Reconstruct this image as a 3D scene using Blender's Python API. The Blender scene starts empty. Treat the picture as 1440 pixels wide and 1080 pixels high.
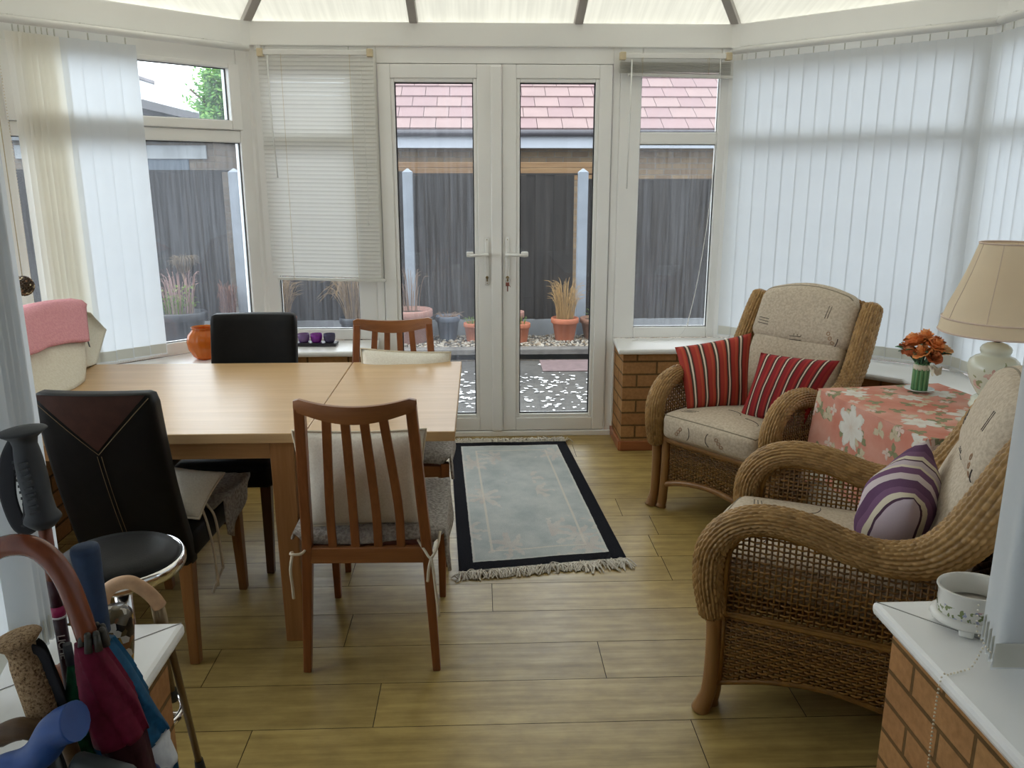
import bpy, bmesh, math, random
from mathutils import Vector, Matrix, Euler
from mathutils.bvhtree import BVHTree
random.seed(7)
SC = bpy.context.scene
COL = SC.collection
PI = math.pi
R = math.radians

# ------------------------------------------------------------------ mesh helpers
class MB:
    """collects vertices and faces for ONE mesh"""
    def __init__(s):
        s.v = []; s.f = []; s.m = []; s.sm = []; s.uv = []
    def face(s, idx, mi=0, smooth=False, uv=None):
        s.f.append(tuple(idx)); s.m.append(mi); s.sm.append(smooth); s.uv.append(uv)
    def add(s, pts):
        n = len(s.v); s.v.extend([tuple(p) for p in pts]); return n
    def box(s, c, size, rot=None, mi=0):
        hx, hy, hz = size[0]/2, size[1]/2, size[2]/2
        P = [Vector((x*hx, y*hy, z*hz)) for x in (-1, 1) for y in (-1, 1) for z in (-1, 1)]
        if rot is not None:
            Mx = rot if isinstance(rot, Matrix) else Euler(rot).to_matrix()
            P = [Mx @ p for p in P]
        n = s.add([p + Vector(c) for p in P])
        dims = {0: (1, 2), 1: (0, 2), 2: (0, 1)}
        for q, ax in (((0, 1, 3, 2), 0), ((4, 6, 7, 5), 0), ((0, 4, 5, 1), 1), ((2, 3, 7, 6), 1), ((0, 2, 6, 4), 2), ((1, 5, 7, 3), 2)):
            uv = []
            for k in q:
                l = ((k >> 2 & 1) * size[0], (k >> 1 & 1) * size[1], (k & 1) * size[2])
                uv.append((l[dims[ax][0]] + c[0]*.37, l[dims[ax][1]] + c[2]*.53))
            s.face([n+k for k in q], mi, False, uv)
    def bb(s, x0, x1, y0, y1, z0, z1, mi=0):
        s.box(((x0+x1)/2, (y0+y1)/2, (z0+z1)/2), (abs(x1-x0), abs(y1-y0), abs(z1-z0)), None, mi)
    def bar(s, p0, p1, w, h, mi=0, w1=None, h1=None, up=(0, 0, 1)):
        """box from p0 to p1, tapering from w x h to w1 x h1"""
        p0, p1 = Vector(p0), Vector(p1); d = (p1-p0).normalized()
        u = Vector(up)
        a = d.cross(u)
        if a.length < 1e-4: a = Vector((1, 0, 0))
        a.normalize(); b = a.cross(d).normalized()
        w1 = w if w1 is None else w1; h1 = h if h1 is None else h1
        P = []
        for p, ww, hh in ((p0, w, h), (p1, w1, h1)):
            for sx, sy in ((-1, -1), (1, -1), (1, 1), (-1, 1)):
                P.append(p + a*sx*ww/2 + b*sy*hh/2)
        n = s.add(P); L = (p1-p0).length
        s.face([n, n+3, n+2, n+1], mi); s.face([n+4, n+5, n+6, n+7], mi)
        for k in range(4):
            j = (k+1) % 4
            s.face([n+k, n+j, n+4+j, n+4+k], mi, False, [(0, k*.1), (0, k*.1+w), (L, k*.1+w), (L, k*.1)])
    def tube(s, path, rad, sides=10, mi=0, closed=False, cap=True, up=(0, 0, 1), smooth=True, ph=0):
        """round or oval tube; rad: number, list, or list of (ra, rb)"""
        P = [Vector(p) for p in path]; n = len(P)
        if not isinstance(rad, (list, tuple)): rad = [rad]*n
        T = []
        for i in range(n):
            a = P[(i-1) % n] if (closed or i > 0) else P[i]
            b = P[(i+1) % n] if (closed or i < n-1) else P[i]
            t = b-a
            T.append(t.normalized() if t.length > 1e-9 else Vector((0, 0, 1)))
        A = T[0].cross(Vector(up))
        if A.length < 1e-3: A = T[0].cross(Vector((1, 0.2, 0)))
        A.normalize(); base = len(s.v)
        for i in range(n):
            A = (A - T[i]*A.dot(T[i])).normalized(); B = T[i].cross(A)
            r = rad[i]; ra, rb = r if isinstance(r, (tuple, list)) else (r, r)
            for k in range(sides):
                t = 2*PI*k/sides+ph
                s.v.append(tuple(P[i] + A*math.cos(t)*ra + B*math.sin(t)*rb))
        for i in range(n if closed else n-1):
            i2 = (i+1) % n
            for k in range(sides):
                k2 = (k+1) % sides
                s.face([base+i*sides+k, base+i*sides+k2, base+i2*sides+k2, base+i2*sides+k], mi, smooth,
                       [(i/n, k/sides), (i/n, (k+1)/sides), ((i+1)/n, (k+1)/sides), ((i+1)/n, k/sides)])
        if cap and not closed:
            s.face([base+k for k in range(sides)][::-1], mi); s.face([base+(n-1)*sides+k for k in range(sides)], mi)
    def lathe(s, prof, n=32, c=(0, 0, 0), mi=0, sx=1, sy=1, smooth=True, wob=None, caps=True):
        base = len(s.v); m = len(prof)
        for j, (r, z) in enumerate(prof):
            for k in range(n):
                t = 2*PI*k/n
                rr = r*(wob(t, j/(m-1)) if wob else 1)
                s.v.append((c[0]+rr*math.cos(t)*sx, c[1]+rr*math.sin(t)*sy, c[2]+z))
        for j in range(m-1):
            for k in range(n):
                k2 = (k+1) % n
                s.face([base+j*n+k, base+j*n+k2, base+(j+1)*n+k2, base+(j+1)*n+k], mi, smooth,
                       [(k/n, j/m), ((k+1)/n, j/m), ((k+1)/n, (j+1)/m), (k/n, (j+1)/m)])
        if not caps: return
        if prof[0][0] > 1e-4: s.face([base+k for k in range(n)][::-1], mi)
        if prof[-1][0] > 1e-4: s.face([base+(m-1)*n+k for k in range(n)], mi)
    def grid(s, fn, nu, nv, mi=0, smooth=True, wrapu=False, uvs=(1, 1), flip=False):
        base = len(s.v); cu = nu if wrapu else nu+1
        for j in range(nv+1):
            for i in range(cu):
                s.v.append(tuple(fn(i/nu, j/nv)))
        for j in range(nv):
            for i in range(nu):
                i2 = (i+1) % cu
                q = [base+j*cu+i, base+j*cu+i2, base+(j+1)*cu+i2, base+(j+1)*cu+i]
                uv = [(i/nu*uvs[0], j/nv*uvs[1]), ((i+1)/nu*uvs[0], j/nv*uvs[1]), ((i+1)/nu*uvs[0], (j+1)/nv*uvs[1]), (i/nu*uvs[0], (j+1)/nv*uvs[1])]
                if flip: q = q[::-1]; uv = uv[::-1]
                s.face(q, mi, smooth, uv)
    def prism(s, poly, z0, z1, mi=0, uv0=0.0):
        """plan polygon (counter-clockwise) between two heights"""
        n = len(poly); b = s.add([(p[0], p[1], z0) for p in poly] + [(p[0], p[1], z1) for p in poly])
        s.face([b+k for k in range(n)][::-1], mi, False, [(p[0], p[1]) for p in poly][::-1])
        s.face([b+n+k for k in range(n)], mi, False, [(p[0], p[1]) for p in poly])
        u = uv0
        for k in range(n):
            j = (k+1) % n
            L = math.hypot(poly[j][0]-poly[k][0], poly[j][1]-poly[k][1])
            s.face([b+k, b+j, b+n+j, b+n+k], mi, False, [(u, z0), (u+L, z0), (u+L, z1), (u, z1)])
            u += L
    def sphere(s, c, r, n=12, mi=0, sc=(1, 1, 1)):
        base = len(s.v); m = n//2
        for j in range(m+1):
            ph = PI*j/m
            for k in range(n):
                t = 2*PI*k/n
                s.v.append((c[0]+r*sc[0]*math.sin(ph)*math.cos(t), c[1]+r*sc[1]*math.sin(ph)*math.sin(t), c[2]+r*sc[2]*math.cos(ph)))
        for j in range(m):
            for k in range(n):
                k2 = (k+1) % n
                s.face([base+j*n+k, base+(j+1)*n+k, base+(j+1)*n+k2, base+j*n+k2], mi, True)
    def rbox(s, c, size, r, n=8, bulge=(0, 0, 0), mi=0, rot=None, warp=None):
        """box with rounded edges and bulging faces"""
        hx = [k/2 for k in size]; base = {}
        Mx = Euler(rot).to_matrix() if rot else None
        def raw(p):
            q = Vector([p[k]*hx[k] for k in range(3)])
            cl = Vector([max(-(hx[k]-r), min(hx[k]-r, q[k])) for k in range(3)])
            d = q-cl
            if d.length > 1e-9: q = cl + d.normalized()*r
            for k in range(3):
                a, b = (k+1) % 3, (k+2) % 3
                q[k] += bulge[k]*p[k]*(1-p[a]**2)*(1-p[b]**2)
            if warp: q = Vector(warp(q, p))
            if Mx: q = Mx @ q
            return q + Vector(c)
        s.at = raw
        def pt(p):
            key = tuple(round(k, 5) for k in p)
            if key not in base:
                s.v.append(tuple(raw(p))); base[key] = len(s.v)-1
            return base[key]
        # denser sampling near the edges
        def g(t): return math.sin(t*PI/2)*.55 + t*.45
        T = [g(-1+2*i/n) for i in range(n+1)]
        for ax in range(3):
            for sg in (-1, 1):
                for i in range(n):
                    for j in range(n):
                        quad = []
                        for a, b in ((T[i], T[j]), (T[i+1], T[j]), (T[i+1], T[j+1]), (T[i], T[j+1])):
                            p = [0, 0, 0]; p[ax] = sg; p[(ax+1) % 3] = a; p[(ax+2) % 3] = b
                            quad.append((pt(p), ((a+1)/2*size[(ax+1) % 3], (b+1)/2*size[(ax+2) % 3])))
                        if sg < 0: quad = quad[::-1]
                        s.face([q[0] for q in quad], mi, True, [q[1] for q in quad])
    def pillow(s, c00, c10, c11, c01, thick, n=16, k=.10, mi=0, sag=0.0):
        """soft cushion with pointed corners through four corner points"""
        A, B, Cc, D = [Vector(p) for p in (c00, c10, c11, c01)]
        N = (B-A).cross(D-A).normalized(); base = len(s.v)
        def pos(u, v, sd):
            x, y = 2*u-1, 2*v-1
            x2 = x*(1-k*(1-y*y)); y2 = y*(1-k*(1-x*x))
            a, b = (x2+1)/2, (y2+1)/2
            P = A*(1-a)*(1-b) + B*a*(1-b) + Cc*a*b + D*(1-a)*b
            h = thick*((1-abs(x)**2.2)*(1-abs(y)**2.2))**.55
            h *= 1 + .05*math.sin(7*x+3*y*sd) + .04*math.sin(5*y-4*x*sd)
            return P + N*(sd*h/2) + Vector((0, 0, -sag*(1-x*x)*(b)))
        idx = {}
        for sd in (-1, 1):
            for j in range(n+1):
                for i in range(n+1):
                    if sd == 1 and (i in (0, n) or j in (0, n)):
                        idx[(sd, i, j)] = idx[(-1, i, j)]; continue
                    s.v.append(tuple(pos(i/n, j/n, sd))); idx[(sd, i, j)] = len(s.v)-1
        for sd in (-1, 1):
            for j in range(n):
                for i in range(n):
                    q = [(i, j), (i+1, j), (i+1, j+1), (i, j+1)]
                    if sd < 0: q = q[::-1]
                    s.face([idx[(sd,)+t] for t in q], mi, True, [(t[0]/n, t[1]/n) for t in q])
        edge = [(i, 0) for i in range(n)] + [(n, j) for j in range(n)] + [(n-i, n) for i in range(n)] + [(0, n-j) for j in range(n)]
        return [s.v[idx[(-1,)+e]] for e in edge]
    def bvh(s):
        return BVHTree.FromPolygons([Vector(v) for v in s.v], s.f)
    def stroke(s, tree, pts, d, r=.0013, mi=1):
        """a stitched line laid on the surface, seen from direction d"""
        out = []; d = Vector(d).normalized()
        for p in pts:
            h = tree.ray_cast(Vector(p)-d*.5, d, 1.5)
            if h[0] is not None: out.append(h[0]-d*r*.4)
        if len(out) > 1: s.tube(out, r, 5, mi)
    def xf(s, Mx):
        s.v = [tuple(Mx @ Vector(v)) for v in s.v]; return s

def spl(pts, n=8, closed=False):
    """Catmull-Rom through points (any dimension)"""
    P = [tuple(p) for p in pts]; out = []; m = len(P)
    rng = m if closed else m-1
    for i in range(rng):
        p0 = P[(i-1) % m] if (closed or i > 0) else tuple(2*a-b for a, b in zip(P[0], P[1]))
        p1 = P[i]; p2 = P[(i+1) % m]
        p3 = P[(i+2) % m] if (closed or i+2 < m) else tuple(2*a-b for a, b in zip(P[-1], P[-2]))
        for k in range(n):
            t = k/n
            out.append(tuple(.5*((2*b)+(-a+c)*t+(2*a-5*b+4*c-d)*t*t+(-a+3*b-3*c+d)*t**3) for a, b, c, d in zip(p0, p1, p2, p3)))
    if not closed: out.append(P[-1])
    return out

def obj(name, mb, mats, parent=None, bevel=0, seg=2, loc=None, auto=None):
    me = bpy.data.meshes.new(name)
    me.from_pydata(mb.v, [], mb.f)
    if not isinstance(mats, (list, tuple)): mats = [mats]
    for m in mats: me.materials.append(m)
    uvl = me.uv_layers.new(name='UVMap').data
    i = 0
    for p, mi, sm, uv in zip(me.polygons, mb.m, mb.sm, mb.uv):
        p.material_index = mi; p.use_smooth = sm
        for k in range(len(p.vertices)):
            uvl[i].uv = uv[k] if uv else (0, 0)
            i += 1
    me.update()
    o = bpy.data.objects.new(name, me); COL.objects.link(o)
    if parent is not None: o.parent = parent
    if loc: o.location = loc
    if bevel:
        b = o.modifiers.new('Bevel', 'BEVEL'); b.width = bevel; b.segments = seg; b.limit_method = 'ANGLE'; b.angle_limit = R(40)
        b.harden_normals = False
    if auto: me.set_sharp_from_angle(angle=R(auto))
    return o

def tag(o, label, cat, group=None, kind=None):
    o['label'] = label; o['category'] = cat
    if group: o['group'] = group
    if kind: o['kind'] = kind
    return o
def thing(name, label, cat, loc=(0, 0, 0), rz=0, group=None, kind=None):
    o = bpy.data.objects.new(name, None); COL.objects.link(o)
    o.location = loc; o.rotation_euler = (0, 0, rz); o.empty_display_size = .1
    return tag(o, label, cat, group, kind)
def struct(name, mb, mats, label, cat, bevel=0):
    return tag(obj(name, mb, mats, None, bevel), label, cat, None, 'structure')
def dup(root, loc=None, rz=None, label=None):
    r = root.copy(); COL.objects.link(r)
    if loc is not None: r.location = loc
    if rz is not None: r.rotation_euler = (0, 0, rz)
    if label: r['label'] = label
    for ch in list(root.children):
        c = ch.copy(); COL.objects.link(c); c.parent = r
        for g in list(ch.children):
            d = g.copy(); COL.objects.link(d); d.parent = c
    return r

# ------------------------------------------------------------------ material helpers
class NT:
    def __init__(s, name):
        s.mat = bpy.data.materials.new(name); s.mat.use_nodes = True
        s.t = s.mat.node_tree; s.t.nodes.clear()
        s.out = s.n('ShaderNodeOutputMaterial')
    def n(s, typ, **kw):
        nd = s.t.nodes.new(typ)
        for k, v in kw.items():
            if k.startswith('i_'):
                nd.inputs[k[2:].replace('_', ' ')].default_value = v
            else: setattr(nd, k, v)
        return nd
    def l(s, a, b): s.t.links.new(a, b)
    def bsdf(s, col=(.5, .5, .5), rough=.5, metal=0, spec=.5):
        b = s.n('ShaderNodeBsdfPrincipled')
        b.inputs['Base Color'].default_value = (*col, 1); b.inputs['Roughness'].default_value = rough
        b.inputs['Metallic'].default_value = metal; b.inputs['Specular IOR Level'].default_value = spec
        s.l(b.outputs[0], s.out.inputs[0]); return b
    def co(s, kind='Object', scale=(1, 1, 1), rot=(0, 0, 0)):
        c = s.n('ShaderNodeTexCoord'); m = s.n('ShaderNodeMapping')
        m.inputs['Scale'].default_value = scale; m.inputs['Rotation'].default_value = rot
        s.l(c.outputs[kind], m.inputs[0]); return m.outputs[0]
    def noise(s, vec, scale=5, detail=4, rough=.5):
        n = s.n('ShaderNodeTexNoise'); n.inputs['Scale'].default_value = scale; n.inputs['Detail'].default_value = detail
        n.inputs['Roughness'].default_value = rough
        if vec is not None: s.l(vec, n.inputs['Vector'])
        return n.outputs['Fac']
    def ramp(s, fac, stops, interp='LINEAR'):
        r = s.n('ShaderNodeValToRGB'); e = r.color_ramp.elements; r.color_ramp.interpolation = interp
        while len(e) < len(stops): e.new(.5)
        for k, (p, c) in enumerate(stops):
            e[k].position = p; e[k].color = (*c, 1) if len(c) == 3 else c
        s.l(fac, r.inputs[0]); return r.outputs[0]
    def mix(s, fac, a, b, blend='MIX'):
        m = s.n('ShaderNodeMix', data_type='RGBA', blend_type=blend)
        for v, k in ((fac, 0), (a, 6), (b, 7)):
            if hasattr(v, 'is_linked'): s.l(v, m.inputs[k])
            elif k == 0: m.inputs[0].default_value = v
            else: m.inputs[k].default_value = (*v, 1)
        return m.outputs[2]
    def math(s, op, a, b=None, clamp=False):
        m = s.n('ShaderNodeMath', operation=op, use_clamp=clamp)
        for v, k in ((a, 0), (b, 1)):
            if v is None: continue
            if hasattr(v, 'is_linked'): s.l(v, m.inputs[k])
            else: m.inputs[k].default_value = v
        return m.outputs[0]
    def bump(s, b, h, strength=.3, dist=.01):
        n = s.n('ShaderNodeBump'); n.inputs['Strength'].default_value = strength; n.inputs['Distance'].default_value = dist
        s.l(h, n.inputs['Height']); s.l(n.outputs[0], b.inputs['Normal'])

def plain(name, col, rough=.5, metal=0, var=.12, vs=6, bump=0, bs=60, spec=.5):
    """one colour with a little natural variation"""
    t = NT(name); b = t.bsdf(col, rough, metal, spec); v = t.co()
    if var:
        f = t.noise(v, vs, 3)
        lo = tuple(c*(1-var) for c in col); hi = tuple(min(1, c*(1+var)) for c in col)
        t.l(t.ramp(f, [(.3, lo), (.7, hi)]), b.inputs['Base Color'])
    if bump: t.bump(b, t.noise(v, bs, 2), bump, .004)
    return t.mat
def wood(name, dark, light, axis=0, rough=.45, scale=1, spec=.4):
    t = NT(name); b = t.bsdf(light, rough, 0, spec)
    sc = [26*scale]*3; sc[axis] = 1.6*scale
    v = t.co('Object', sc)
    f = t.noise(v, 1.2, 6, .62); g = t.noise(t.co('Object', [k*4 for k in sc]), 1.5, 3)
    c = t.ramp(f, [(.3, dark), (.55, tuple((a+c)/2 for a, c in zip(dark, light))), (.72, light)])
    c = t.mix(.25, c, t.ramp(g, [(.35, dark), (.65, light)]))
    t.l(c, b.inputs['Base Color']); t.bump(b, g, .06, .002)
    return t.mat
def fabric(name, c1, c2, scale=700, rough=.9, bump=.35, trans=0):
    t = NT(name); b = t.bsdf(c1, rough, 0, .15); v = t.co()
    f = t.noise(v, scale*.25, 2); g = t.noise(v, 9, 4)
    col = t.mix(t.math('MULTIPLY', g, .35), t.ramp(f, [(.35, c2), (.65, c1)]), c2)
    t.l(col, b.inputs['Base Color']); t.bump(b, f, bump, .003)
    if trans:
        tr = t.n('ShaderNodeBsdfTranslucent'); t.l(col, tr.inputs[0])
        mx = t.n('ShaderNodeMixShader'); mx.inputs[0].default_value = trans
        t.l(b.outputs[0], mx.inputs[1]); t.l(tr.outputs[0], mx.inputs[2]); t.l(mx.outputs[0], t.out.inputs[0])
    return t.mat
def thin(name, col, trans=.5, rough=.6, tcol=None, stripe=None):
    """thin sheet that lets daylight glow through"""
    t = NT(name); b = t.bsdf(col, rough, 0, .3)
    tr = t.n('ShaderNodeBsdfTranslucent'); tr.inputs[0].default_value = (*(tcol or col), 1)
    mx = t.n('ShaderNodeMixShader'); mx.inputs[0].default_value = trans
    t.l(b.outputs[0], mx.inputs[1]); t.l(tr.outputs[0], mx.inputs[2]); t.l(mx.outputs[0], t.out.inputs[0])
    f = t.noise(t.co('Object', stripe or (3, 3, 3)), 1.0 if stripe else 2, 3)
    lo = tuple(c*.93 for c in col)
    t.l(t.ramp(f, [(.35, lo), (.65, col)]), b.inputs['Base Color'])
    if stripe: 
        tl = tuple(c*.9 for c in (tcol or col)); t.l(t.ramp(f, [(.35, tl), (.65, tcol or col)]), tr.inputs[0])
    return t.mat
def glass(name, tint=(.93, .96, .96), haze=.05, hcol=(.75, .8, .85), streak=True):
    """flat window glass: reflection + view through + rain-streak film"""
    t = NT(name)
    tp = t.n('ShaderNodeBsdfTransparent'); tp.inputs[0].default_value = (*tint, 1)
    gl = t.n('ShaderNodeBsdfGlossy'); gl.inputs['Roughness'].default_value = .01
    fr = t.n('ShaderNodeFresnel'); fr.inputs[0].default_value = 1.35
    m1 = t.n('ShaderNodeMixShader'); t.l(fr.outputs[0], m1.inputs[0]); t.l(tp.outputs[0], m1.inputs[1]); t.l(gl.outputs[0], m1.inputs[2])
    tl = t.n('ShaderNodeBsdfTranslucent'); tl.inputs[0].default_value = (*hcol, 1)
    m2 = t.n('ShaderNodeMixShader')
    if streak:
        f = t.noise(t.co('Object', (40, 40, 1.3)), 1.5, 4, .6)
        t.l(t.math('MULTIPLY', t.ramp(f, [(.38, (.35,)*3), (.75, (1.6,)*3)]), haze), m2.inputs[0])
    else: m2.inputs[0].default_value = haze
    t.l(m1.outputs[0], m2.inputs[1]); t.l(tl.outputs[0], m2.inputs[2]); t.l(m2.outputs[0], t.out.inputs[0])
    return t.mat
def cglass(name, col, fac=.55):
    """small coloured glassware"""
    t = NT(name); tp = t.n('ShaderNodeBsdfTransparent'); tp.inputs[0].default_value = (*col, 1)
    b = t.bsdf(col, .06, 0, .6); mx = t.n('ShaderNodeMixShader'); mx.inputs[0].default_value = fac
    t.l(tp.outputs[0], mx.inputs[1]); t.l(b.outputs[0], mx.inputs[2]); t.l(mx.outputs[0], t.out.inputs[0])
    return t.mat
def brick(name, c1, c2, mortar, rough=.85):
    t = NT(name); b = t.bsdf(c1, rough, 0, .2)
    v = t.co('UV')
    br = t.n('ShaderNodeTexBrick'); t.l(v, br.inputs['Vector'])
    br.inputs['Scale'].default_value = 1; br.inputs['Brick Width'].default_value = .225; br.inputs['Row Height'].default_value = .075
    br.inputs['Mortar Size'].default_value = .006; br.inputs['Mortar Smooth'].default_value = .3; br.inputs['Bias'].default_value = 0
    br.inputs['Color1'].default_value = (*c1, 1); br.inputs['Color2'].default_value = (*c2, 1); br.inputs['Mortar'].default_value = (*mortar, 1)
    g = t.noise(v, 60, 4); g2 = t.noise(v, 9, 3)
    c = t.mix(.35, br.outputs[0], t.ramp(g, [(.3, (.35, .3, .25)), (.7, (1, .95, .9))]), 'MULTIPLY')
    c = t.mix(.25, c, t.ramp(g2, [(.35, (.5, .45, .4)), (.65, (1, 1, 1))]), 'MULTIPLY')
    t.l(c, b.inputs['Base Color'])
    h = t.math('ADD', t.math('MULTIPLY', br.outputs['Fac'], -1), t.math('MULTIPLY', g, .25))
    t.bump(b, h, .7, .006)
    return t.mat
def stripes(name, stops, reps=5, rot=0, rough=.85, axis=0, warp=.0):
    """striped cushion cloth along one side of the UV square"""
    t = NT(name); b = t.bsdf((.5, .2, .2), rough, 0, .15)
    v = t.co('UV'); sx = t.n('ShaderNodeSeparateXYZ'); t.l(v, sx.inputs[0])
    x = sx.outputs[axis]
    if warp:
        x = t.math('ADD', x, t.math('MULTIPLY', t.math('SUBTRACT', t.noise(v, 2.5, 2), .5), warp))
    f = t.math('FRACT', t.math('MULTIPLY', x, reps))
    c = t.ramp(f, stops, 'CONSTANT')
    n = t.noise(t.co('UV', (320, 320, 1)), 1, 2); n2 = t.noise(v, 6, 3)
    c = t.mix(.3, c, t.ramp(n, [(.3, (.5, .5, .5)), (.7, (1, 1, 1))]), 'MULTIPLY')
    t.l(c, b.inputs['Base Color']); t.bump(b, t.math('ADD', t.math('MULTIPLY', n, .4), n2), .25, .006)
    return t.mat

# ------------------------------------------------------------------ materials
PVC = plain('white_upvc', (.90, .89, .855), .32, 0, .04, 2)
PVCF = plain('white_sill_board', (.86, .85, .82), .3, 0, .03, 3)
RUB = plain('black_rubber', (.02, .02, .022), .6, 0, .1)
DOORGLASS = glass('door_glass', haze=.011)
WETGLASS = glass('streaked_glass', haze=.050, hcol=(.72, .76, .82))
DIMGLASS = glass('hazy_glass', haze=.050, hcol=(.72, .77, .85))
BRK = brick('buff_brick', (.52, .285, .115), (.42, .21, .085), (.18, .105, .04))
BRKOUT = brick('pale_buff_brick', (.30, .22, .135), (.22, .155, .10), (.24, .22, .19))
SKIRT = wood('red_brown_skirting', (.26, .08, .03), (.42, .16, .06), 0, .4)
BEAMW = plain('white_eaves_beam', (.89, .88, .84), .4, 0, .04, 1.5)
RAFT = plain('grey_glazing_bar', (.42, .39, .36), .5, 0, .08, 3)
PLASTER = plain('cream_plaster', (.34, .30, .25), .9, 0, .05, 4)
POLY = thin('roof_sheet', (.80, .79, .72), .72, .5, (.62, .61, .555), (60, 2, 2))
SLAT = thin('blind_fabric', (.80, .80, .78), .55, .8, (.80, .83, .86))
SLATC = thin('cream_blind_fabric', (.92, .90, .85), .64, .8, (.94, .92, .86))
VENM = thin('venetian_slat', (.86, .85, .81), .42, .5, (.86, .85, .81))
BLINDW = plain('blind_rail_white', (.80, .79, .75), .4, 0, .03)
CREAMP = plain('aged_cream_plastic', (.66, .55, .36), .5)
CHROME = plain('chrome', (.8, .8, .8), .12, 1, .03)
BRASS = plain('dull_brass', (.35, .26, .12), .35, .9)
WHITEP = plain('white_plastic', (.82, .81, .77), .25, 0, .02)

def floor_mat():
    t = NT('oak_laminate'); b = t.bsdf((.3, .2, .09), .3, 0, .6)
    a = t.n('ShaderNodeAttribute'); a.attribute_name = 'plank'
    v = t.n('ShaderNodeVectorMath', operation='ADD'); c = t.n('ShaderNodeTexCoord')
    mp = t.n('ShaderNodeMapping'); mp.inputs['Scale'].default_value = (2.2, 34, 1)
    sc = t.n('ShaderNodeVectorMath', operation='SCALE'); sc.inputs['Scale'].default_value = 37
    t.l(a.outputs['Color'], sc.inputs[0])
    t.l(c.outputs['Object'], mp.inputs[0]); t.l(mp.outputs[0], v.inputs[0]); t.l(sc.outputs[0], v.inputs[1])
    f = t.noise(v.outputs[0], 1.0, 6, .65)
    col = t.ramp(f, [(.28, (.30, .205, .058)), (.5, (.43, .305, .098)), (.74, (.54, .40, .145))])
    k = t.noise(t.co('Object', (9, 14, 1)), 1, 4, .6)
    col = t.mix(.55, col, t.ramp(k, [(.32, (.60, .55, .50)), (.6, (1, 1, 1))]), 'MULTIPLY')
    sp = t.n('ShaderNodeSeparateColor'); t.l(a.outputs['Color'], sp.inputs[0])
    col = t.mix(.5, col, t.ramp(sp.outputs[1], [(0, (.72, .72, .72)), (1, (1.0, 1.0, .95))]), 'MULTIPLY')
    t.l(col, b.inputs['Base Color'])
    t.l(t.ramp(f, [(.3, (.42,)*3), (.7, (.32,)*3)]), b.inputs['Roughness'])
    t.bump(b, f, .08, .002); return t.mat
FLOORM = floor_mat()

# ------------------------------------------------------------------ the room's plan (metres, camera foot at 0,0)
# inner faces of the window frames
ELx, ERx, EY = -1.25, 1.42, 4.82
LX, RX = -2.16, 2.36
LCY = EY-(ELx-LX); RCY = EY-(RX-ERx)          # where the facets meet the side walls
NLX, NRX, NY = -.97, 1.17, 1.33               # frames of the narrow part near the house
BACK = -1.1

# floor boards, each with its own tone
def build_floor():
    mb = MB(); tone = []
    w = .2128; anchors = {0: .034+.0, -1: -.47, -2: .386, -3: -.32, -4: .60}
    y0 = 2.709; L = 1.262; k = -18
    rnd = random.Random(3)
    while y0+k*w < 4.95:
        ya = y0+k*w; an = anchors.get(k, rnd.uniform(0, L))
        x = an - 4*L
        while x < 2.5:
            xa, xb = max(x, -2.3), min(x+L, 2.45)
            if xb-xa > .02:
                g = .0012
                n = mb.add([(xa+g, ya+g, 0), (xb-g, ya+g, 0), (xb-g, ya+w-g, 0), (xa+g, ya+w-g, 0),
                            (xa-.0005, ya-.0005, -.004), (xb+.0005, ya-.0005, -.004), (xb+.0005, ya+w+.0005, -.004), (xa-.0005, ya+w+.0005, -.004)])
                tn = (rnd.random(), rnd.random(), rnd.random(), 1)
                for q in ((0, 1, 2, 3), (0, 4, 5, 1), (1, 5, 6, 2), (2, 6, 7, 3), (3, 7, 4, 0)):
                    mb.face([n+i for i in q], 0 if q == (0, 1, 2, 3) else 1); tone.append(tn)
            x += L
        k += 1
    o = struct('floor', mb, [FLOORM, plain('board_groove', (.05, .028, .012), .8)], 'brown oak laminate floor boards running across the room', 'floor')
    at = o.data.attributes.new('plank', 'FLOAT_COLOR', 'FACE')
    for i, tn in enumerate(tone): at.data[i].color = tn
    sub = MB(); sub.bb(-2.4, 2.5, BACK, 5.0, -.14, -.005)
    s2 = obj('subfloor', sub, plain('subfloor_grey', (.2, .18, .15), .9), o)
    return o
build_floor()

# dwarf walls, sills, skirting
innR = [(.80, EY+.06), (.80, 4.51), (1.285, 4.51), (2.045, 3.75), (2.045, 1.62), (.915, 1.62), (.915, BACK)]
outR = [(NRX+.06, BACK), (NRX+.06, NY-.06), (RX+.06, NY-.06), (RX+.06, RCY+.03), (ERx+.03, EY+.06)]
innL = [(-.675, BACK), (-.675, 1.59), (-1.83, 1.59), (-1.83, 3.77), (-1.09, 4.51), (-.61, 4.51), (-.61, EY+.06)]
outL = [(ELx-.03, EY+.06), (LX-.06, LCY+.03), (LX-.06, NY-.06), (NLX-.06, NY-.06), (NLX-.06, BACK)]
def band(poly, z0, z1): 
    a = sum(poly[i][0]*poly[(i+1) % len(poly)][1]-poly[(i+1) % len(poly)][0]*poly[i][1] for i in range(len(poly)))
    mb = MB(); mb.prism(poly if a > 0 else poly[::-1], z0, z1); return mb
struct('wall_right', band(innR+outR, 0, .572), BRK, 'low buff brick wall under the right hand windows', 'wall')
struct('wall_left', band(innL+outL, 0, .572), BRK, 'low buff brick wall under the left hand windows', 'wall')
sinR = [(.79, EY), (.765, 4.47), (1.27, 4.47), (2.005, 3.735), (2.005, 1.66), (.878, 1.66), (.878, BACK)]
soutR = [(NRX, BACK), (NRX, NY), (RX, NY), (RX, RCY), (ERx, EY)]
sinL = [(-.642, BACK), (-.642, 1.627), (-1.79, 1.627), (-1.79, 3.755), (-1.075, 4.47), (-.575, 4.47), (-.60, EY)]
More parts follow.
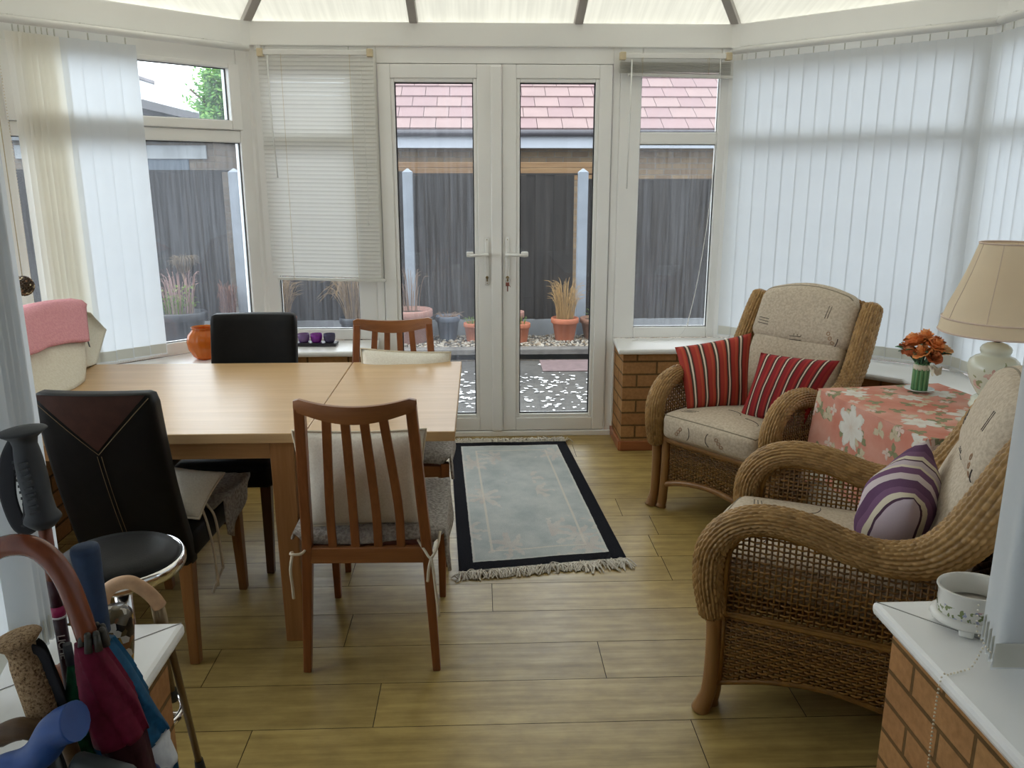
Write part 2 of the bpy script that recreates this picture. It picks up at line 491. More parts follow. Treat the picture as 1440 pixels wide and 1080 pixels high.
soutL = [(ELx, EY), (LX, LCY), (LX, NY), (NLX, NY), (NLX, BACK)]
struct('sill_right', band(sinR+soutR, .572, .602), PVCF, 'white window sill board along the right hand windows', 'window sill', .011)
struct('sill_left', band(sinL+soutL, .572, .602), PVCF, 'white window sill board along the left hand windows', 'window sill', .011)
# mitre lines of the sill corners are fine grooves capped by cover strips
mb = MB(); mb.bar((.885, 1.652, .6025), (1.17, 1.335, .6025), .0025, .0012); struct('trim_1', mb, plain('joint_grey', (.25, .24, .22)), 'thin mitre joint across the corner of the right sill', 'joint')
mb = MB(); mb.bar((-.648, 1.620, .6025), (-.965, 1.335, .6025), .0025, .0012); struct('trim_2', mb, plain('joint_grey_2', (.25, .24, .22)), 'thin mitre joint across the corner of the left sill', 'joint')
def strip(poly, t, z0, z1, sgn):
    mb = MB()
    for a, b in zip(poly[:-1], poly[1:]):
        d = Vector((b[0]-a[0], b[1]-a[1], 0)).normalized(); n = Vector((-d.y, d.x, 0))*sgn
        c = (Vector((a[0], a[1], 0))+Vector((b[0], b[1], 0)))/2 + n*t/2
        L = math.hypot(b[0]-a[0], b[1]-a[1])+t
        mb.box((c.x, c.y, (z0+z1)/2), (L, t, z1-z0), (0, 0, math.atan2(d.y, d.x)))
    return mb
struct('baseboard_right', strip(innR[:5], .016, 0, .058, -1), SKIRT, 'red brown tiled skirting at the foot of the right brick wall', 'skirting', .006)
struct('baseboard_left', strip(innL[3:], .016, 0, .058, -1), SKIRT, 'red brown tiled skirting at the foot of the left brick wall', 'skirting', .006)
mb = MB(); mb.bb(-5, 5, BACK-.2, BACK, -.2, 5.2); struct('wall_back', mb, PLASTER, 'plain wall of the house behind the camera, oversized to block the sky', 'wall')  # made wider and taller than the room to keep sky light off the near windows

# ------------------------------------------------------------------ windows
def window(n, label, loc, rz, L, z0, z1, bars, panes, gl, side=.08):
    """local x along the wall, y out of the room"""
    o = thing('window_%d' % n, label, 'window', (loc[0], loc[1], 0), rz, None, 'structure')
    mb = MB()
    for x0, x1, a, b, d in bars: mb.bb(x0, x1, d, .07, a, b)
    obj('window_frame', mb, PVC, o, .006)
    g = MB(); k = MB()
    for x0, x1, a, b in panes:
        g.bb(x0-.004, x1+.004, .030, .050, a-.004, b+.004)
        for q in ((x0, x0+.004, a, b), (x1-.004, x1, a, b), (x0, x1, a, a+.004), (x0, x1, b-.004, b)):
            k.bb(q[0], q[1], .022, .030, q[2], q[3])
    gp = obj('glass_pane', g, gl, o); obj('gasket', k, RUB, gp)
    return o
Z0, Z1 = .602, 2.235
def split_window(n, label, loc, rz, L, gx0, gx1, gl, cas=False, zt=(1.713, 1.779), zb=.665, ztop=2.105):
    bars = [(0, gx0, Z0, Z1, 0), (gx1, L, Z0, Z1, 0), (gx0, gx1, Z0, zb, 0), (gx0, gx1, zt[0], zt[1], 0), (gx0, gx1, ztop, Z1, 0)]
    panes = [(gx0, gx1, zb, zt[0])]
    if cas:   # a top-hung opening casement stands proud of the frame
        a = .052; d = -.016
        bars += [(gx0-.012, gx0+a, zt[1]+.002, ztop+.012, d), (gx1-a, gx1+.012, zt[1]+.002, ztop+.012, d), (gx0+a, gx1-a, zt[1]+.002, zt[1]+a, d), (gx0+a, gx1-a, ztop-.012, ztop+.012, d)]
        panes.append((gx0+a, gx1-a, zt[1]+a, ztop-.012))
    else: panes.append((gx0, gx1, zt[1], ztop))
    return window(n, label, loc, rz, L, Z0, Z1, bars, panes, gl)
s2 = math.sqrt(2)
LF = (ERx-ERx) + (EY-LCY)*s2; RF = (EY-RCY)*s2
split_window(1, 'left angled window with opening top light and vertical blind', (LX, LCY), R(45), LF, .075, LF-.075, DIMGLASS, True, (1.715, 1.779), .668, 2.108)
split_window(2, 'window left of the glazed doors behind a lowered slatted blind', (ELx, EY), 0, .65, .09, .545, DIMGLASS)
split_window(3, 'window right of the glazed doors with raised slatted blind', (.787, EY), 0, .633, .122, .562, WETGLASS)
split_window(4, 'right angled window covered by white vertical blind', (ERx, EY), R(-45), RF, .075, RF-.075, DIMGLASS)
split_window(5, 'window in the right side wall covered by vertical blind', (RX, RCY), R(-90), RCY-NY, .075, RCY-NY-.075, DIMGLASS)
split_window(6, 'window in the left side wall', (LX, NY), R(90), LCY-NY, .075, LCY-NY-.075, DIMGLASS)
split_window(7, 'near right window behind a gathered vertical blind', (NRX, NY), R(-90), NY-BACK, .075, NY-BACK-.075, DIMGLASS)
split_window(8, 'near left window behind a gathered vertical blind', (NLX, BACK), R(90), NY-BACK, .075, NY-BACK-.075, DIMGLASS)
split_window(9, 'window facing back over the near right sill', (RX, NY), R(180), RX-NRX, .075, RX-NRX-.075, DIMGLASS)
split_window(10, 'window facing back over the near left sill', (NLX, NY), R(180), NLX-LX, .075, NLX-LX-.075, DIMGLASS)
# corner posts
for k, (x, y, l) in enumerate(((ELx, EY, 'white corner post between left angled window and end window'), (ERx, EY, 'white corner post between end window and right angled window'), (LX, LCY, 'white corner post at far end of the left side wall'), (RX, RCY, 'white corner post at far end of the right side wall'), (NLX, NY, 'white corner post at the near left sill corner'), (NRX, NY, 'white corner post at the near right sill corner'))):
    mb = MB(); mb.tube([(x, y+.035 if k < 2 else y, Z0), (x, y+.035 if k < 2 else y, Z1)], .045, 8, smooth=False)
    struct('trim_%d' % (k+3), mb, PVC, l, 'corner post')

# door frame and the two glazed leaves
mb = MB()
mb.bb(-.60, -.558, 0, .08, 0, Z1); mb.bb(.748, .787, 0, .08, 0, Z1); mb.bb(-.558, .748, 0, .08, 2.138, Z1)
mb.bb(-.60, .787, -.02, .08, 0, .032); mb.bb(.787, .80, -.01, .06, 0, .60); mb.bb(-.612, -.60, -.01, .06, 0, .60)
fr = struct('trim_9', mb, PVC, 'white frame and threshold around the pair of glazed doors', 'door frame', .004); fr.location = (0, EY, 0)
def leaf(n, label, x0, x1, gx0, gx1, hs, strip_x=None):
    o = thing('door_%d' % n, label, 'door', (0, EY, 0), 0, None, 'structure')
    z0, z1, ga, gb = .036, 2.133, .136, 2.040
    mb = MB()
    for q in ((x0, gx0-.02, z0, z1), (gx1+.02, x1, z0, z1), (gx0-.02, gx1+.02, z0, ga-.02), (gx0-.02, gx1+.02, gb+.02, z1)):
        mb.bb(q[0], q[1], -.012, .06, q[2], q[3])
    for q in ((gx0-.021, gx0, ga-.02, gb+.02), (gx1, gx1+.021, ga-.02, gb+.02), (gx0, gx1, ga-.021, ga), (gx0, gx1, gb, gb+.021)):
        mb.bb(q[0], q[1], -.004, .06, q[2], q[3])
    if strip_x: mb.bb(strip_x[0], strip_x[1], -.030, -.012, z0, z1-.01)
    obj('leaf_frame', mb, PVC, o, .005)
    g = MB(); g.bb(gx0-.004, gx1+.004, .030, .050, ga-.004, gb+.004)
    gp = obj('glass_pane', g, WETGLASS if n == 1 else DOORGLASS, o)
    k = MB()
    for q in ((gx0, gx0+.006, ga, gb), (gx1-.006, gx1, ga, gb), (gx0, gx1, ga, ga+.006), (gx0, gx1, gb-.006, gb)):
        k.bb(q[0], q[1], .018, .030, q[2], q[3])
    obj('gasket', k, RUB, gp)
    # lever handle on a long back plate
    hx = .040 if hs < 0 else .158
    p = MB(); p.rbox((hx, -.017, 1.060), (.026, .012, .275), .005, 4)
    pl = obj('handle_plate', p, WHITEP, o)
    hdl = MB(); zz = 1.100
    hdl.tube([(hx, -.02, zz), (hx, -.055, zz)], .010, 10)
    hdl.tube([tuple((hx+hs*a, -.055-b, zz+c)) for a, b, c in ((-.012, 0, 0), (.02, 0, 0), (.06, -.002, -.001), (.10, 0, -.004))], [(.011, .010), (.011, .009), (.010, .009), (.011, .009)], 10)
    hdl.rbox((hx+hs*.098, -.052, zz+.004), (.042, .022, .030), .006, 4)
    obj('door_handle', hdl, WHITEP, o)
    kk = MB(); kk.tube([(hx, -.0235, .968), (hx, -.026, .968)], .0085, 12); kk.bb(hx-.004, hx+.004, -.026, -.0235, .945, .966)
    obj('keyhole', kk, BRASS, pl)
    sc = MB()
    for z in (.935, 1.185): sc.tube([(hx, -.0232, z), (hx, -.0245, z)], .003, 8)
    obj('screw', sc, BRASS, pl)
    return o
leaf(1, 'left leaf of the white glazed doors, its glass streaked with rain', -.553, .128, -.464, -.030, -1, (.066, .124))
leaf(2, 'right leaf of the white glazed doors, key in its lock', .130, .743, .229, .651, 1)
# the key left in the right leaf
t = thing('door_key', 'brown key with a second key hanging from it in the door lock', 'key', (.158, EY-.027, .966))
mb = MB(); mb.bb(-.0015, .0015, -.030, 0, -.004, .004); mb.lathe([(.0005, -.0015), (.011, -.0015), (.011, .0015), (.0005, .0015)], 14)
k1 = obj('key_blade', mb, BRASS, t)
mb = MB(); mb.tube([(.013*math.cos(a*PI/8), -.028, -.012+.013*math.sin(a*PI/8)) for a in range(16)], .0012, 6, closed=True); obj('key_ring', mb, CHROME, t)
mb = MB(); mb.rbox((-.001, -.028, -.034), (.020, .004, .022), .0015, 3); mb.bb(-.004, .003, -.030, -.027, -.075, -.044); mb.bar((.004, -.028, -.03), (.016, -.028, -.05), .002, .003)
obj('hanging_key', mb, plain('red_brown_key', (.22, .07, .05), .4, .3), t)

# ------------------------------------------------------------------ eaves beam, roof sheets, glazing bars
def wallstrip(pts, z0, z1, t0, t1):
    """beam following the frames; t0 inwards, t1 outwards"""
    mb = MB()
    for a, b in zip(pts[:-1], pts[1:]):
        d = Vector((b[0]-a[0], b[1]-a[1], 0)).normalized(); n = Vector((-d.y, d.x, 0))
        c = (Vector((*a, 0))+Vector((*b, 0)))/2 + n*(t1-t0)/2
        L = math.hypot(b[0]-a[0], b[1]-a[1])+.05
        mb.box((c.x, c.y, (z0+z1)/2), (L, t1+t0, z1-z0), (0, 0, math.atan2(d.y, d.x)))
    return mb
ring = [(NLX, BACK), (NLX, NY), (LX, NY), (LX, LCY), (ELx, EY), (ERx, EY), (RX, RCY), (RX, NY), (NRX, NY), (NRX, BACK)]
for k, (seg, l) in enumerate((((ring[3], ring[4]), 'white eaves beam above the left angled window'), ((ring[4], ring[5]), 'white eaves beam above the doors and end windows'), ((ring[5], ring[6]), 'white eaves beam above the right angled window'), ((ring[6], ring[7]), 'white eaves beam above the right side window'), ((ring[2], ring[3]), 'white eaves beam above the left side window'))):
    struct('trim_%d' % (k+10), wallstrip(seg, 2.222, 2.345, .018, .12), BEAMW, l, 'eaves beam', .006)
mb = wallstrip(ring[0:3], 2.222, 2.36, .01, .12); m2 = wallstrip(ring[7:10], 2.222, 2.36, .01, .12)
struct('trim_15', mb, BEAMW, 'white eaves beam above the near left windows', 'eaves beam'); struct('trim_16', m2, BEAMW, 'white eaves beam above the near right windows', 'eaves beam')
# joint covers where beams meet
for k, (x, y, l) in enumerate(((ELx, EY, 'white joint cover where left and end beams meet'), (ERx, EY, 'white joint cover where end and right beams meet'), (RX, RCY, 'white joint cover where the two right beams meet'))):
    mb = MB(); cx = .1; d = Vector((cx-x, 2.4-y, 0)).normalized()
    mb.box((x+d.x*.022, y+d.y*.022, 2.284), (.07, .012, .124), (0, 0, math.atan2(-d.x, d.y)+PI))
    struct('trim_%d' % (17+k), mb, BEAMW, l, 'joint cover')
ez, hz = 2.352, 3.27
HUB = Vector((.1, 2.42, hz)); RB = Vector((.1, NY, hz))
def E_(x, y, z=ez): return Vector((x, y, z))
ev = [E_(LX-.05, NY), E_(LX-.05, LCY+.02), E_(ELx-.02, EY+.05), E_(ERx+.02, EY+.05), E_(RX+.05, RCY+.02), E_(RX+.05, NY)]
mb = MB()
ml, mr = E_(LX-.05, 1.95), E_(RX+.05, 1.95)
for q in ((ml, ev[1], HUB), (ev[1], ev[2], HUB), (ev[2], ev[3], HUB), (ev[3], ev[4], HUB), (ev[4], mr, HUB), (ev[0], ml, HUB, RB), (mr, ev[5], RB, HUB)):
    mi = 1 if q[-1] is RB or q[2] is RB else 0  # rear panels opaque, added out of view to darken the near floor
    up = Vector((0, 0, .016)); n = mb.add(list(q)+[p+up for p in q]); m = len(q)
    mb.face([n+i for i in range(m)][::-1], mi); mb.face([n+m+i for i in range(m)], mi)
    for i in range(m):
        j = (i+1) % m; mb.face([n+i, n+j, n+m+j, n+m+i], mi)
struct('ceiling', mb, [POLY, PLASTER], 'cream translucent ribbed roof sheets, opaque rear panels added to dim the foreground', 'ceiling')
mb = MB(); n = mb.add([ev[0], ev[5], RB, (-2.3, NY-.05, ez), (2.5, NY-.05, ez), (.1, NY-.05, hz+.1)])
mb.face([n, n+1, n+2]); mb.face([n+3, n+5, n+4])
struct('wall_gable', mb, PLASTER, 'triangular gable wall where the roof meets the house', 'wall')
mb = MB(); mb.bb(-1.1, 1.3, BACK-.1, NY+.02, 2.36, 2.44); struct('ceiling_near', mb, PLASTER, 'plain ceiling over the narrow part by the house', 'ceiling')
def hipy(x, e0):   # where an inner bar reaches the hip
    tt = (x-e0.x)/(HUB.x-e0.x); return e0.lerp(HUB, tt)
bars = [(ev[1], HUB, 'first'), (ev[2], HUB, ''), (ev[3], HUB, ''), (ev[4], HUB, ''), (E_(-.348, EY+.04), hipy(-.348, ev[2]), ''), (E_(.548, EY+.04), hipy(.548, ev[3]), ''), (HUB, RB, '')]
lab = ['hip bar of the roof above the far left wall corner', 'grey hip bar rising from the corner left of the lowered blind', 'grey hip bar rising from the corner right of the raised blind', 'hip bar of the roof above the far right wall corner', 'grey glazing bar above the left door leaf', 'grey glazing bar above the right door leaf', 'ridge bar along the top of the roof']
for k, (a, b, _) in enumerate(bars):
    mb = MB(); dn = Vector((0, 0, -.012)); mb.bar(a+dn, b+dn, .046, .045)
    struct('trim_%d' % (20+k), mb, RAFT, lab[k], 'glazing bar', .004)

# ------------------------------------------------------------------ blinds
def vslat(zt, zb, w=.089):
    mb = MB()
    def f(u, v): 
        x = (u-.5)*w
        return (x, .004*math.cos(PI*(u-.5))-.004, zt+(zb-zt)*v)
    mb.grid(f, 4, 12)
    mb.grid(lambda u, v: ((u-.5)*w*.97, -.0035, zb+.055-.05*v), 1, 1, 1)      # weight pocket at the foot
    mb.tube([(0, 0, zt), (0, 0, zt+.03)], .003, 6, 1)
    return mb
SLATW = thin('blind_weight_pocket', (.72, .71, .64), .25, .7, (.7, .68, .58))
def vblind(name, label, loc, rz, L, spots, zt=2.150, zb=.632, rail=True, group=None, mat=SLAT):
    """spots: (position along the rail, slat turn in degrees, material)"""
    o = thing(name, label, 'blind', (loc[0], loc[1], 0), rz, group)
    mb = MB(); mb.tube([(0, 0, 2.200), (L, 0, 2.200)], [(.024, .017)]*2, 12)
    for q in range(int(L/.3)+1): mb.bb(.08+q*.3, .10+q*.3, -.004, .03, 2.198, 2.222)
    obj('head_rail', mb, BLINDW, o)
    meshes = {}
    for k, (s, a, mt, *dy) in enumerate(spots):
        if mt not in meshes:
            so = obj('slat', vslat(zt, zb), [mt, SLATW], o); meshes[mt] = so.data
        else:
            so = bpy.data.objects.new('slat', meshes[mt]); COL.objects.link(so); so.parent = o
        so.location = (s, dy[0] if dy else 0, 0); so.rotation_euler = (0, 0, R(a))
    return o
def chain(o, pts, name='bottom_chain', r=.0022, step=.012):
    mb = MB(); P = spl(pts, 10)
    acc = 0; last = Vector(P[0]); mb.sphere(P[0], r, 6)
    for p in P[1:]:
        p = Vector(p); 
        while (p-last).length > step:
            last = last + (p-last).normalized()*step; mb.sphere(last, r, 6)
    return obj(name, mb, plain('bead_chain', (.78, .70, .55), .35, 0, 0), o)
off = .062
# left angled window: slats gathered at the far left end, five spread ones
d = s2/2
lo = (LX + off*d + .02, LCY - off*d + .02)
sp = [(.092+.0235*i, 20+(i % 3)*4, SLATC) for i in range(7)] + [(.262, 14, SLATC)] + [(.322+.0855*i, -10, SLAT) for i in range(4)]
bl = vblind('vertical_blind', 'white vertical blind gathered to the left of the left angled window', lo, R(45), LF-.06, sp)
chain(bl, [(.33, -.015, .64), (.42, -.02, .625), (.51, -.02, .625), (.60, -.02, .64)])
chain(bl, [(.012, -.03, 2.18), (.016, -.034, 1.5), (.012, -.034, .80)], 'pull_chain', .0030, .013)
# right angled window and right side wall: closed
ro = (ERx - off*d + .02, EY - off*d - .02)
sp = [(.05+.0795*i, 8+(-5 if i in (4, 9, 13) else 0), SLAT) for i in range(16)]
bl = vblind('vertical_blind', 'closed white vertical blind behind the far wicker armchair', ro, R(-45), RF-.04, sp)
chain(bl, [(.1+.16*i*.5, -.012, .635-.012*(i % 2)) for i in range(15)])
so = (RX-off, RCY-.065)
sp = [(.015+.0795*i, 10, SLAT) for i in range(29)]
bl = vblind('vertical_blind', 'closed white vertical blind behind the table lamp', so, R(-90), RCY-NY-.06, sp)
chain(bl, [(.05+.08*i, -.012, .635-.012*(i % 2)) for i in range(28)])
# gathered stacks over the near sills
sp = [(.0+.013*i, 90+(4 if i % 2 else -3), SLAT, -.0055*i) for i in range(9)] + [(.17+.0795*i, 10, SLAT) for i in range(21)]  # closed slats beyond the stack are unseen, added to dim the foreground
bl = vblind('vertical_blind', 'white vertical blind gathered above the near right sill, with unseen closed slats added, bead chains at its foot', (1.040, 1.445), R(-90), 1.9, sp, zb=.632)
chain(bl, [(-.012, -.050, .70), (.03, -.074, .67), (.075, -.084, .664), (.105, -.092, .668)])
chain(bl, [(.10, .0, .667), (.104, .03, .662), (.108, .05, .668)])
chain(bl, [(.07, -.085, .655), (.066, -.098, .612), (.068, -.120, .6048), (.078, -.150, .6048), (.081, -.1655, .600), (.083, -.1685, .50), (.088, -.169, .36), (.094, -.170, .25)], 'pull_chain', .0024, .0085)
sp = [(.0+.0105*i, 90+(4 if i % 2 else -4), SLAT) for i in range(10)] + [(-.06-.078*i, 14, SLAT) for i in range(26)]
bl = vblind('vertical_blind', 'white vertical blind gathered above the near left sill beside the walking sticks', (-.905, 1.475), R(90), .14, sp, zb=.632)
mb = MB(); mb.tube([(0, 0, 2.2), (-1.9, 0, 2.2)], [(.024, .017)]*2, 12); obj('head_rail', mb, BLINDW, bl)

# slatted blinds either side of the doors
def venetian(name, label, x0, x1, ztop, zbot, n, tilt, pitch, skew, wand):
    o = thing(name, label, 'blind', ((x0+x1)/2, EY-.045, 0)); W = x1-x0
    mb = MB(); mb.bb(-W/2+.03, W/2-.03, -.014, .014, ztop-.026, ztop); obj('head_rail', mb, BLINDW, o, .003)
    for s in (-1, 1):
        mb = MB(); mb.bb(s*(W/2-.032), s*W/2, -.022, .018, ztop-.034, ztop+.006); obj('end_bracket', mb, CREAMP, o, .003)
    mb = MB(); w = .025
    def f(u, v): return ((u-.5)*W, (v-.5)*w, .0025*(1-(2*v-1)**2))
    mb.grid(f, 8, 4); mesh = None
    for i in range(n):
        z = ztop-.045-pitch*i; k = i/(n-1)
        if mesh is None: so = obj('slat', mb, VENM, o); mesh = so.data
        else: so = bpy.data.objects.new('slat', mesh); COL.objects.link(so); so.parent = o
        so.location = (.006*math.sin(i*1.7)*.2, 0, z); so.rotation_euler = (R(tilt+3*math.sin(i*2.1)), skew*k, 0)
    zb = ztop-.045-pitch*n
    mb = MB(); mb.bb(-W/2, W/2, -.013, .013, zb-.012, zb+.004); b = obj('bottom_rail', mb, VENM, o, .003); b.rotation_euler = (0, skew, 0)
    mb = MB()
    for s in (-.27, .27):
        for y in (-.0145, .0145): mb.tube([(s*W*1.1, y, ztop-.02), (s*W*1.1, y, zb)], .0009, 5)
    obj('ladder_cord', mb, CREAMP, o)
    return o
v1 = venetian('slatted_blind', 'cream slatted blind lowered over the window left of the doors', -1.185, -.568, 2.196, 1, 54, 66, .0219, .028, 1)
mb = MB(); mb.tube([(-.25, -.03, 2.165), (-.246, -.04, 1.80), (-.235, -.035, 1.53)], .0035, 8); obj('tilt_wand', mb, WHITEP, v1)
mb = MB(); mb.tube(spl([(.245, -.02, 2.165), (.25, -.028, 1.8), (.255, -.03, 1.45), (.25, -.028, 1.28)], 6), .0012, 6); mb.sphere((.25, -.028, 1.275), .006, 8); obj('pull_cord', mb, WHITEP, v1)
v2 = venetian('slatted_blind', 'cream slatted blind drawn right up above the window right of the doors', .772, 1.388, 2.188, 1, 20, 5, .0033, .022, 1)
mb = MB(); mb.tube([(-.245, -.03, 2.15), (-.248, -.035, 1.80), (-.252, -.032, 1.47)], .0042, 8); obj('tilt_wand', mb, WHITEP, v2)
mb = MB(); mb.tube(spl([(.245, -.02, 2.16), (.243, -.022, 1.75), (.225, -.025, 1.35), (.18, -.03, .95), (.135, -.03, .70)], 8), .0022, 6)
mb.sphere((.135, -.03, .695), .006, 8)
mb.tube(spl([(.135, -.03, .695), (.09, -.045, .632), (.02, -.06, .606), (-.04, -.05, .606), (-.08, -.07, .606), (-.14, -.06, .606), (-.20, -.07, .606), (-.16, -.05, .608)], 8), .0016, 6)
obj('pull_cord', mb, WHITEP, v2)

# ------------------------------------------------------------------ outside
def patio_mat():
    t = NT('patio_slabs'); b = t.bsdf((.2, .19, .18), .55, 0, .4); v = t.co('Object')
    br = t.n('ShaderNodeTexBrick'); t.l(v, br.inputs['Vector']); br.inputs['Scale'].default_value = 1
    br.inputs['Brick Width'].default_value = .45; br.inputs['Row Height'].default_value = .45; br.inputs['Mortar Size'].default_value = .008
    br.inputs['Color1'].default_value = (.065, .060, .055, 1); br.inputs['Color2'].default_value = (.085, .078, .07, 1); br.inputs['Mortar'].default_value = (.06, .055, .05, 1)
    n = t.noise(v, 14, 5); n2 = t.noise(v, 90, 3)
    c = t.mix(.5, br.outputs[0], t.ramp(n, [(.35, (.45, .43, .4)), (.65, (1, 1, 1))]), 'MULTIPLY')
    c = t.mix(.3, c, t.ramp(n2, [(.4, (.4, .4, .4)), (.6, (1, 1, 1))]), 'MULTIPLY')
    t.l(c, b.inputs['Base Color']); t.bump(b, n2, .3, .005); return t.mat
mb = MB(); mb.bb(-16, 16, BACK-6, 7.62, -.25, -.15); struct('ground_patio', mb, patio_mat(), 'grey slab patio outside the doors', 'patio')
mb = MB(); mb.bb(-16, 16, 7.62, 30, -.25, -.09); struct('ground_bed', mb, plain('dark_soil', (.08, .065, .05), .95, 0, .3, 20), 'dark soil beneath the gravel bed', 'ground')
mb = MB(); mb.bb(.55, 1.9, 7.15, 7.60, -.15, -.138); tag(obj('paving_slab', mb, plain('reddish_slab', (.13, .085, .085), .7, 0, .2, 14, .2), None, .006), 'reddish paving slab lying against the kerb outside', 'slab')
mb = MB(); mb.bb(-6, 6, 7.62, 7.74, -.15, -.035); struct('kerb', mb, plain('weathered_kerb', (.11, .10, .09), .6, 0, .35, 7, .4), 'dark weathered kerb edging the gravel bed', 'kerb', .012)
# gravel: nobody could count it
mb = MB(); rnd = random.Random(11)
for i in range(6800):
    x = rnd.uniform(-3.9, 3.0); y = 7.76+.78*rnd.random(); r = rnd.uniform(.009, .019)
    z = -.088+rnd.uniform(0, .012)
    n = mb.add([(x+r*math.cos(t+i)*rnd.uniform(.7, 1.2), y+r*math.sin(t+i)*rnd.uniform(.7, 1.2), z+r*h*.7) for h in (0, 1) for t in (0, 2.1, 4.2)])
    mi = 0 if rnd.random() < .5 else (1 if rnd.random() < .6 else 2)
    mb.face([n+3, n+4, n+5], mi)
    for k in range(3):
        j = (k+1) % 3; mb.face([n+k, n+j, n+3+j, n+3+k], mi)
tag(obj('gravel', mb, [plain('pale_pebble', (.40, .36, .30), .7), plain('tan_pebble', (.24, .18, .12), .7), plain('dark_pebble', (.10, .09, .08), .7)]), 'pale pebbles covering the bed beyond the kerb', 'gravel', None, 'stuff')
mb = MB()
for i in range(950):
    x = rnd.uniform(-1.1, 1.6); y = 5.05+2.45*rnd.random()**1.0; r = rnd.uniform(.006, .019)*(1.25 if y > 6 else .9); a = rnd.random()*6
    if y > 7.1 and rnd.random() < .85: continue
    n = mb.add([(x+r*math.cos(a+t)*(1 if k % 2 else 1.5), y+r*math.sin(a+t)*(1 if k % 2 else 1.5), -.147+.006*rnd.random()) for k, t in enumerate((0, 1.57, 3.14, 4.71))])
    mb.face([n, n+1, n+2, n+3])
tag(obj('fallen_petals', mb, plain('white_petal', (.55, .54, .53), .7, 0, .05)), 'white blossom petals scattered on the wet patio', 'petals', None, 'stuff')
# fence
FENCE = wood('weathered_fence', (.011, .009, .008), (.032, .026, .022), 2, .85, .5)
CONC = plain('pale_concrete', (.215, .24, .275), .8, 0, .12, 6, .3)
GRAVB = plain('concrete_gravel_board', (.19, .20, .21), .85, 0, .15, 5, .3)
FY = 8.6; px = [-6.07, -4.25, -2.44, -.72, 1.05, 2.85]
tops = [1.59, 1.585, 1.575, 1.555, 1.50]
names = ['grey board fence panel at the far left end', 'grey board fence panel behind the dark trough planter', 'grey board fence panel behind the left door leaf and lowered blind', 'brown board fence panel behind the right door leaf', 'grey board fence panel seen through the window right of the doors']
names[1] = 'grey board fence panel seen through the left angled window'
names[2] = 'grey board fence panel between the left and the middle concrete post'
names[3] = 'brownish board fence panel between the middle and the right concrete post'
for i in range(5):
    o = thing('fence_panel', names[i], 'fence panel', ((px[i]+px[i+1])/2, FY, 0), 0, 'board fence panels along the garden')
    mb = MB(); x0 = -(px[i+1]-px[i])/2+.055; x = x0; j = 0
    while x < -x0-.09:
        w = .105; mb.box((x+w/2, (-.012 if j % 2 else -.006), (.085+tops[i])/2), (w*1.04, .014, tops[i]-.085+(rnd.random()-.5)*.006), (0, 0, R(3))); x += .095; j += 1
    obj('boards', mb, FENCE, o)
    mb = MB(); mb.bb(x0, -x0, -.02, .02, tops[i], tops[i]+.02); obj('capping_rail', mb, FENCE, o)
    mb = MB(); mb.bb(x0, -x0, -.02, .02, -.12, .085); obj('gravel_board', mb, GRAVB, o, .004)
for i in range(6):
    mb = MB(); mb.bb(-.05, .05, -.05, .05, -.2, 1.585); n = mb.add([(-.05, -.05, 1.585), (.05, -.05, 1.585), (.05, .05, 1.585), (-.05, .05, 1.585), (0, 0, 1.625)])
    for k in range(4): mb.face([n+k, n+(k+1) % 4, n+4])
    o = obj('concrete_fence_post', mb, CONC, None, .006); o.location = (px[i], FY-.02, 0)
    tag(o, ['pale concrete post at the far left end of the fence', 'pale concrete fence post hidden behind the gathered left blind', 'pale concrete fence post seen through the left angled window', 'pale concrete fence post seen through the left door leaf', 'pale concrete fence post seen through the right door leaf', 'pale concrete fence post at the right end behind the closed blind'][i], 'fence post', 'concrete fence posts')
# timber screen behind the fence
o = thing('timber_screen', 'brown timber boards showing above the fence beyond the doors', 'timber screen', (0, 9.0, 0))
TIM = wood('orange_timber', (.13, .065, .025), (.30, .18, .085), 0, .8, .4)
for z in (1.53, 1.60, 1.66):
    mb = MB(); mb.bb(-1.35, 1.22, -.02, .02+(.02 if z > 1.6 else 0), z-.028, z+.028); obj('board', mb, TIM, o, .004)
for x in (-1.3, 1.17):
    mb = MB(); mb.bb(x-.04, x+.04, .02, .09, -.1, 1.68); obj('post', mb, TIM, o, .004)
# neighbour's garage with the pink tiled roof
g = thing('garage', 'brick garage with pinkish red tiled roof and white gutter board beyond the fence', 'garage', (1.9, 11.3, 0))
mb = MB(); mb.bb(-3.6, 3.6, 0, 4.5, -.2, 2.02); obj('wall', mb, BRKOUT, g)
mb = MB(); mb.bb(-3.75, 3.75, -.26, -.235, 1.90, 2.075); mb.bb(-3.75, 3.75, -.235, 0, 1.90, 1.915); obj('fascia_board', mb, plain('white_fascia', (.46, .49, .55), .4, 0, .03), g, .004)
mb = MB(); mb.tube([(-3.8, -.31, 2.085), (3.8, -.31, 2.085)], .045, 12); obj('gutter', mb, plain('dark_gutter', (.06, .055, .065), .4), g)
mb = MB(); rnd = random.Random(5); sl = R(31)
TL = [plain('pink_tile', (.225, .145, .145), .8, 0, .06, 3), plain('pink_tile_pale', (.245, .165, .158), .8, 0, .06, 3)]
for r_ in range(12):
    for c_ in range(24):
        x = -3.75+c_*.325+(.16 if r_ % 2 else 0); s0 = r_*.295
        cy = -.30+math.cos(sl)*(s0+.17); cz = 2.115+math.sin(sl)*(s0+.17)+.012
        mb.box((x+.16, cy, cz+.004), (.318, .36, .030), (sl-.06, 0, 0), 0 if rnd.random() < .55 else 1)
obj('roof_tiles', mb, TL, g)
mb = MB(); n = mb.add([(-3.7, -.2, 2.10), (3.7, -.2, 2.10), (3.7, 2.9, 3.92), (-3.7, 2.9, 3.92), (3.7, 6, 2.10), (-3.7, 6, 2.10)])
